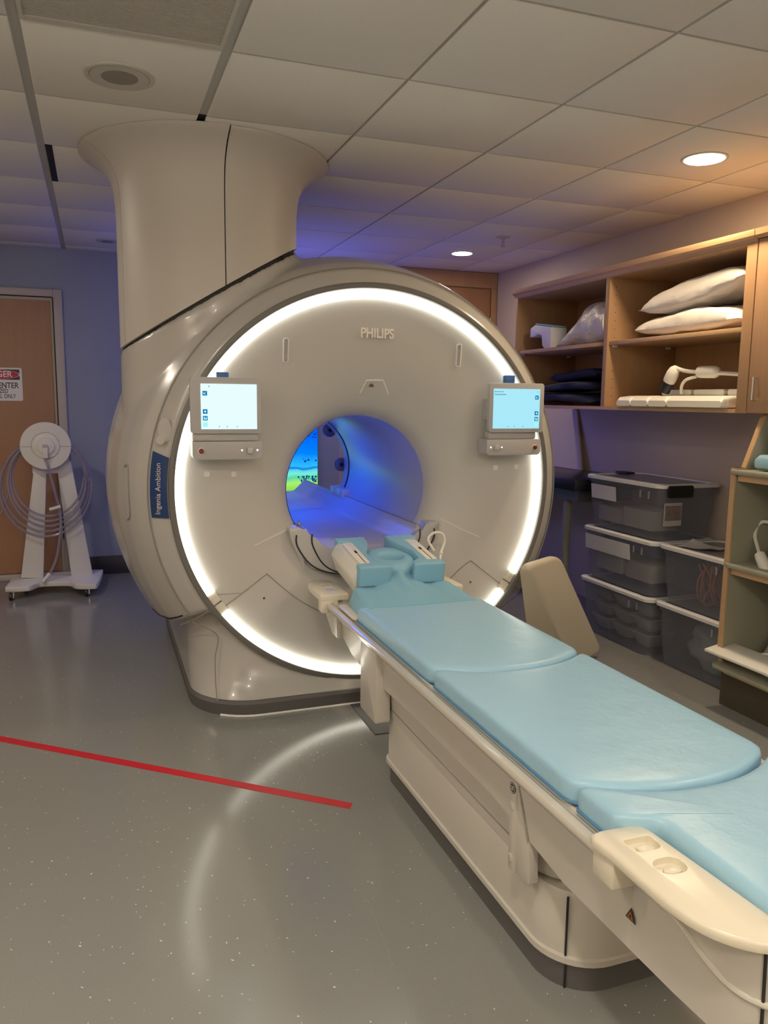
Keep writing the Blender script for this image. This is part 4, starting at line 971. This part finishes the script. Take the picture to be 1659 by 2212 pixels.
# ------------------------------------------------------------------ desk and leaning panel behind the bins
dk = thing('desk', (3.0, 4.9, 0), 'narrow desk with black top and pale legs behind the storage bins', 'desk')
mb = MB(); mb.box(2.76, 3.25, 4.12, 5.75, .84, .912); mb.bevel(.006); obj('desktop', mb, 'desk', dk)
mb = MB(); mb.box(2.84, 3.24, 4.2, 5.7, .76, .84); obj('apron', mb, 'trim', dk)
for y in (4.36, 5.6):
    for x in (2.86, 3.17):
        mb = MB(); mb.box(x, x + .04, y, y + .04, 0, .76); mb.bevel(.003); obj('leg', mb, 'cart', dk)
mb = MB(); Pq = [(4.70, .9135), (4.865, 1.335), (5.7, 1.335), (5.7, .9135)]
mb.loft([[V((3.19 + .05 * (z - .9) / .42, y, z)) for y, z in Pq], [V((3.205 + .05 * (z - .9) / .42, y, z)) for y, z in Pq]])
tag(obj('backing_board', mb, 'wallcream'), 'pale pinkish board propped on the black desk under the cabinet', 'board')

# ------------------------------------------------------------------ storage bins
def storage_bin(y0, y1, x0, x1, z0, z1, lab, handle=False, paper=None, taper=.03):
    t = thing('storage_bin', ((x0 + x1) / 2, (y0 + y1) / 2, z0), lab, 'bin', 'clear bins by the right wall')
    zt = z1 - .026
    def rg(o, z, r=.05): return [V((x, y, z)) for x, y in rr(x0 + o, x1 - o, y0 + o, y1 - o, r, 5)]
    mb = MB(); mb.loft([rg(taper + .02, z0 + .006), rg(taper + .002, z0 + .001), rg(taper, z0 + .02), rg(taper * .5, (z0 + zt) / 2), rg(.012, zt - .02), rg(.004, zt - .018), rg(.004, zt)], True, True, False); obj('tub', mb, 'bin', t)
    mb = MB(); mb.loft([rg(-.002, zt + .001), rg(-.008, zt + .004), rg(-.008, zt + .02), rg(.0, z1 - .001), rg(.022, z1 - .001), rg(.026, z1 - .010)], True, False, False); obj('lid_rim', mb, 'lid', t)
    mb = MB(); mb.loft([rg(.025, z1 - .012), rg(.025, z1 - .008)]); obj('lid', mb, 'lidc', t)
    for yy in (y0 + .10, y0 + .17):
        mb = MB(); mb.box(x0 + .002, x0 + .007, yy - .005, yy + .005, zt - .06, zt - .02); obj('rib', mb, 'lidc', t)
    if handle:
        mb = MB(); xm = (x0 + x1) / 2; mb.prism(rr(x0 + .035, x0 + .20, zt - .045, zt + .02, .014, 4), y0 - .022, y0 - .009, 'xz'); mb.bevel(.003); label(obj('handle', mb, 'black', t), 'black end latch')
        mb = MB(); mb.prism(rr(x0 + .035, x0 + .15, zt - .20, zt - .075, .003, 2), y0 + .003, y0 + .008, 'xz'); pl = obj('printed_label', mb, 'paperp', t)
        mb = MB(); mb.box(x0 + .04, x0 + .145, y0 + .0015, y0 + .0031, zt - .17, zt - .09); obj('label_picture', mb, 'photo', pl)
    if paper:
        for (a, b, c, d) in paper:
            off = lambda z: taper * .95 * (1 - (z - z0) / (zt - z0)) + .0015
            mb = MB(); P_ = [(b, c), (a, c), (a, d), (b, d)]
            mb.loft([[V((x0 + off(z) - .001, y, z)) for y, z in P_], [V((x0 + off(z), y, z)) for y, z in P_]]); obj('paper_label', mb, 'paper', t)
    return t
BX0, BX1 = 2.795, 3.20
storage_bin(3.40, 4.05, BX0 - .02, BX1, .002, .335, 'clear plastic bin with white lid, bottom of the left stack, packed with trays')
storage_bin(3.395, 4.05, BX0 - .012, BX1, .336, .648, 'clear plastic bin with wide paper label, middle of the left stack', paper=[(4.03, 3.60, .51, .60)])
storage_bin(3.38, 4.06, BX0, BX1, .649, .960, 'clear plastic bin with black latch, topmost of the left stack', True, [(4.01, 3.77, .82, .905)])
storage_bin(2.78, 3.375, BX0, BX1, .002, .338, 'clear plastic bin holding a crumpled bag, lower of the stack beside the cart')
storage_bin(2.78, 3.37, BX0, BX1, .339, .650, 'clear plastic bin holding orange cables, upper of the stack beside the cart')
def cbox(y0, y1, x0, x1, z0, z1, mt, lab, nm, cat, grp=None):
    mb = MB(); mb.box(x0, x1, y0, y1, z0, z1); mb.bevel(.004)
    return tag(obj(nm, mb, mt), lab, cat, grp)
cbox(3.48, 3.74, 2.835, 3.0, .69, .80, 'carton', 'pale carton inside the topmost clear bin, at its right end', 'carton', 'carton')
cbox(3.76, 3.98, 2.84, 3.0, .69, .775, 'carton', 'pale carton inside the topmost clear bin, at its left end', 'carton', 'carton')
cbox(3.46, 3.68, 2.83, 3.0, .40, .50, 'carton', 'pale carton inside the middle clear bin of the left stack, right end', 'carton', 'carton')
cbox(3.72, 3.96, 2.83, 3.0, .40, .52, 'carton', 'pale carton inside the middle clear bin of the left stack, left end', 'carton', 'carton')
# nested open trays in the bottom bin
for r_ in range(3):
    for k in range(3):
        y1 = 3.985 - k * .185; y0 = y1 - .165; z0 = .03 + r_ * .088
        mb = MB(); f = lambda o, z: [V((x, y, z)) for x, y in rr(2.83 + o, 3.02 - o, y0 + o, y1 - o, .02, 3)]
        mb.loft([f(.03, z0), f(.0, z0 + .07), f(-.004, z0 + .07), f(-.004, z0 + .076), f(.004, z0 + .076), f(.034, z0 + .004)], True, True, True)
        rn = ('bottom', 'middle', 'top')[r_]; cn = ('left', 'centre', 'right')[k]
        tag(obj('plastic_tray', mb, 'lidc'), 'small translucent tray in the lowest left bin, %s layer, %s column' % (rn, cn), 'tray', 'trays in the bottom bin')
# orange cables
mb = MB(); P_ = []
for k in range(150):
    t = k * .42; P_.append(V((2.90 + .055 * cos(t) + .02 * noise.noise(V((k * .3, 0, 0))), 3.06 + .05 * sin(t * .37) + .03 * noise.noise(V((0, k * .21, 0))), .375 + .21 * (.5 + .5 * sin(t * .93 + .4)))))
mb.tube(smooth_curve(P_, 4), .005, 6); tag(obj('cable_bundle', mb, 'copper'), 'tangled bundle of orange-brown cables inside the upper right clear bin', 'cables')
mb = MB(); n = 36; rows = []
for j in range(n + 1):
    th = pi * j / n; row = []
    for k in range(n):
        ph = 2 * pi * k / n; d = V((sin(th) * cos(ph), sin(th) * sin(ph), cos(th))); r_ = 1 + .35 * noise.noise(d * 2.2) + .12 * noise.noise(d * 6)
        row.append(V((2.98 + min(.12, max(-.12, .12 * d.x * r_)), 3.04 + .20 * d.y * r_, max(.012, .145 + .13 * d.z * r_))))
    rows.append(row)
mb.loft(rows); tag(obj('crumpled_bag', mb, 'bagc', None, 70), 'crumpled translucent bag inside the lower bin beside the cart', 'bag')
# remote on the top bin and loose papers on the right stack
mb = MB(); mb.box(2.99, 3.05, 3.93, 4.04, .9605, .9725); mb.bevel(.003); tag(obj('remote_control', mb, 'black'), 'small black remote lying on top of the left bin stack', 'remote')
for k, (x, y, rz, lab) in enumerate(((2.93, 3.2, .3, 'loose white paper sheet on the right bin stack, farther from the cart'), (3.03, 3.0, -.4, 'loose white paper sheet on the right bin stack, close to the cart'))):
    mb = MB(); rows = []
    for j in range(9):
        row = []
        for i in range(9):
            u, v = -1 + i / 4, -1 + j / 4; a = V((u * .075, v * .10, 0)); a.rotate(Matrix.Rotation(rz, 3, 'Z')); row.append(V((x + a.x, y + a.y, .6505 + k * .002 + .02 * max(0, u * v + .1 * u) ** 1.5)))
        rows.append(row)
    A = mb.loft(rows, closed=False); B = mb.loft([[p + V((0, 0, .0007)) for p in r] for r in rows], closed=False)
    tag(obj('paper_sheet', mb, 'paper'), lab, 'paper', 'papers on the bins')
mb = MB(); mb.loft([[V((3.16, 3.02, .652)), V((3.19, 2.84, .652)), V((3.235, 2.86, .99)), V((3.225, 3.0, 1.0))], [V((3.163, 3.02, .652)), V((3.193, 2.84, .652)), V((3.238, 2.86, .99)), V((3.228, 3.0, 1.0))]])
tag(obj('clear_sleeve', mb, 'bagc'), 'clear plastic sleeve leaning on the wall above the right bin stack', 'sleeve')

# ------------------------------------------------------------------ coil storage cart at the right edge
ct = thing('coil_cart', (2.9, 2.4, 0), 'grey laminate coil storage cart with tan edges, at the right edge of the photo', 'cart')
PYs = 2.745; th_ = .026
side = [(2.66, .19), (2.645, .30), (2.65, 1.108), (2.705, 1.108), (2.79, 1.325), (2.82, 1.352), (2.86, 1.362), (3.2, 1.362), (3.2, .19)]
for y in (PYs, 1.75):
    mb = MB(); mb.prism(side, y - th_ + .002, y, 'xz'); sp_ = obj('side_panel', mb, 'cart', ct)
    mb = MB(); P_ = [V((x, y - th_ / 2 + .001, z)) for x, z in side[:8]]
    rows = [[p + V((-.003, -th_ / 2, -.0)), p + V((-.003, th_ / 2, 0)), p + V((.004, th_ / 2, -.003)), p + V((.004, -th_ / 2, -.003))] for p in P_]
    mb.loft(rows); obj('edge_band', mb, 'mapleh', sp_)
mb = MB(); mb.box(3.18, 3.2, 1.75, PYs - th_, .19, 1.36); obj('back_panel', mb, 'cart', ct)
for z, xf in ((1.100, 2.632), (.680, 2.632), (.215, 2.60)):
    mb = MB(); mb.prism(rr(xf, 3.178, 1.752, PYs - th_ + (.034 if z > .9 else .026), [.03, .004, .004, .03], 5), z - .02, z); mb.bevel(.004)
    s_ = obj('shelf', mb, 'cart', ct)
    mb = MB(); mb.box(2.66, 2.68, 1.76, PYs - th_ - .002, z - .05, z - .0205); obj('shelf_rail', mb, 'mapleh', s_)
mb = MB(); mb.box(2.69, 3.2, 1.78, PYs + .015, .0, .19); obj('plinth', mb, 'brown', ct)
# blue folded cushions on top shelf
for k, (z, xf, h, lab) in enumerate(((1.108, 2.70, .062, 'thick blue cushion on the top cart shelf, bottom of its pile'), (1.172, 2.80, .028, 'thin blue cushion second from the bottom on the cart top shelf'), (1.202, 2.79, .026, 'darker thin blue cushion third from the bottom on the cart top shelf'), (1.230, 2.785, .034, 'blue cushion topmost on the cart top shelf pile'))):
    mb = MB(); rows = []
    for y in (2.14, 2.15, 2.4, 2.655, 2.67):
        e = .8 if y in (2.14, 2.67) else 1
        P_ = rr(xf, 3.1, z, z + h * e, min(.02, h * .45), 4); rows.append([V((a, y, b)) for a, b in P_])
    mb.loft(rows); tag(obj('cushion', mb, 'vinyl' if k != 2 else 'foamdark', None, 50), lab, 'cushion', 'blue cushions on the cart')
# coil holders: sloping back plates and coils with cables
for z, nm in ((.681, 'middle'), (.216, 'bottom')):
    mb = MB(); mb.prism([(2.80, z), (2.96, z + .26), (3.15, z + .26), (3.15, z)], 2.64, 2.66, 'xz'); mb.bevel(.004)
    tag(obj('divider_plate', mb, 'cart'), 'grey sloping divider plate standing on the %s cart shelf' % nm, 'divider')
    c_ = thing('surface_coil', (2.8, 2.5, z), 'white cylindrical coil plug with looped cable on the %s cart shelf' % nm, 'coil')
    if nm == 'middle': A_, B_ = atx(1640, 1195, 2.74), atx(1655, 1232, 2.72); L_ = [atx(1636, 1180, 2.76), atx(1631, 1160, 2.78), atx(1634, 1140, 2.80), atx(1645, 1128, 2.82), atx(1662, 1130, 2.84), atx(1680, 1150, 2.86), atx(1690, 1200, 2.86)]
    else: A_, B_ = atx(1646, 1428, 2.74), atx(1662, 1462, 2.72); L_ = [atx(1643, 1424, 2.75), atx(1638, 1418, 2.76), atx(1650, 1414, 2.78), atx(1675, 1416, 2.80), atx(1690, 1420, 2.82)]
    d_ = (B_ - A_); mb = MB(); mb.lathe(A_, d_, [(0, .010), (.006, .022), (.03, .025), (d_.length + .02, .025), (d_.length + .03, .018)], 20); obj('plug', mb, 'coil', c_)
    mb = MB(); mb.tube(smooth_curve([A_] + L_, 8), .008, 8); obj('cable', mb, 'coil', c_)
    mb = MB(); mb.box(2.74, 2.95, 2.10, 2.42, z + .001, z + .05); mb.bevel(.01, 3); obj('coil_body', mb, 'coil', c_)
# white board projecting from the bottom shelf
mb = MB(); mb.hexa([V((2.585, 2.765, .262)), V((2.60, 1.9, .262)), V((2.72, 1.9, .275)), V((2.72, 2.765, .275))], [V((2.585, 2.765, .275)), V((2.60, 1.9, .275)), V((2.72, 1.9, .30)), V((2.72, 2.765, .30))]); mb.bevel(.003)
tag(obj('white_board', mb, 'coil'), 'white flat board projecting from the bottom cart shelf', 'board')

# ------------------------------------------------------------------ beige board leaning against the scanner
A_ = aty(1135, 1224, 3.17); B_ = aty(1212, 1200, 3.27); C_ = atz(1304, 1408, .03); D_ = A_ + (C_ - B_) * 1.02
ex_ = (B_ - A_).normalized(); L_ = (C_ - B_).length; W_ = (B_ - A_).length; ey_ = (C_ - B_).normalized()
nn = ex_.cross(ey_).normalized()
if nn.dot(CAM - A_) > 0: nn = -nn
def wp(o, dep):
    P_ = rr(o, W_ - o, o, L_ - o, .055 - o * .6, 8); out = []
    for a, b in P_:
        k = b / L_; p = A_ + ex_ * a + ey_ * b + (V((-.014, .035, 0)) * (1 - k) + V((-.20, .09, 0)) * k) * dep
        p.z = max(p.z, .003); out.append(p)
    return out
mb = MB(); mb.loft([wp(.022, 0), [p + nn * .003 for p in wp(.010, 0)], [p + nn * .010 for p in wp(.003, 0)], [p + nn * .018 for p in wp(0, 0)], wp(0, 1.0)])
bb = obj('leaning_pad', mb, 'beige', None, 50); tag(bb, 'beige padded wedge board leaning between the scanner and the storage bins', 'pad')

# ------------------------------------------------------------------ picture screen seen through the bore
wd = thing('wall_display', (1.15, YB - .04, .5), 'bright wall display of a meadow under blue sky seen through the scanner bore', 'display')
mb = MB(); mb.box(.55, 1.749, YB - .045, YB - .003, .60, 1.494); mb.bevel(.004); obj('display_frame', mb, 'black', wd)
mb = MB(); mb.box(.562, 1.745, YB - .047, YB - .0445, .605, 1.488); sc = obj('screen', mb, 'meadow', wd)
mb = MB()
for k in range(60):
    x = 1.735 - .16 * random.random() ** 1.5; z = (1.085 if k < 12 else (.875 if k < 19 else .715)) + random.uniform(-.02, .03); r_ = random.uniform(.003, .010)
    mb.cyl((x, YB - .0472, z), (0, -1, 0), r_, .0006, 7)
obj('pictured_tree', mb, 'leafblue', wd)

# ------------------------------------------------------------------ lights
def area(name, loc, size, power, col, rot=(0, 0, 0), shape='DISK', spread=None):
    l = bpy.data.lights.new(name, 'AREA'); l.shape = shape; l.size = size; l.energy = power; l.color = col
    if spread: l.spread = spread
    o = bpy.data.objects.new(name, l); o.location = loc; o.rotation_euler = rot; COL.objects.link(o); return o
WARM = (1, .87, .72)
area('lamp_near', (2.575, 2.961, CEIL - .03), .16, 15, (1, .75, .47))
area('lamp_far', (2.573, 5.43, CEIL - .03), .14, 6, (1, .78, .55))
for k, (x, y, e) in enumerate(((.118, .55, 17), (2.575, .55, 17), (.118, -1.3, 17), (2.575, -1.3, 17), (-1.1, 1.8, 12), (-1.15, 4.3, 13))):  # unseen ceiling lamps; the last is added to brighten the left wall
    area('lamp_unseen', (x, y, CEIL - .03), .17, e, WARM)
# unseen uplights added to brighten the ceiling, behind and left of the camera
area('fill_front', (.7, YF + .25, 2.05), .3, 112, (1, .96, .87), (pi, 0, 0))
area('fill_left', (XL + .25, .2, 2.05), .3, 65, (1, .96, .87), (pi, 0, 0))
def point(name, loc, e, col, r=.1):
    l = bpy.data.lights.new(name, 'POINT'); l.energy = e; l.color = col; l.shadow_soft_size = r
    o = bpy.data.objects.new(name, l); o.location = loc; COL.objects.link(o); return o
BL = (.17, .17, 1)
point('blue_wash', (1.45, 5.75, 1.75), 9, BL, .15)
point('blue_wash_left', (.55, 5.6, 1.9), 1.6, BL, .15)
point('blue_wash_right', (2.5, 5.0, 1.1), 3.0, BL, .15)
area('bore_blue', (1.175, 4.55, 1.29), .3, 4.5, (.01, .09, 1), (0, 0, 0))
w = bpy.data.worlds.new('world'); S.world = w; w.use_nodes = True
w.node_tree.nodes['Background'].inputs[0].default_value = (.5, .45, .4, 1); w.node_tree.nodes['Background'].inputs[1].default_value = .03
S.view_settings.view_transform = 'Standard'; S.view_settings.look = 'None'; S.view_settings.gamma = 1
S.view_settings.exposure = 0.0; S.view_settings.use_curve_mapping = False
S.cycles.max_bounces = 8; S.cycles.transparent_max_bounces = 16; S.cycles.use_denoising = True
S.cycles.sample_clamp_indirect = 4
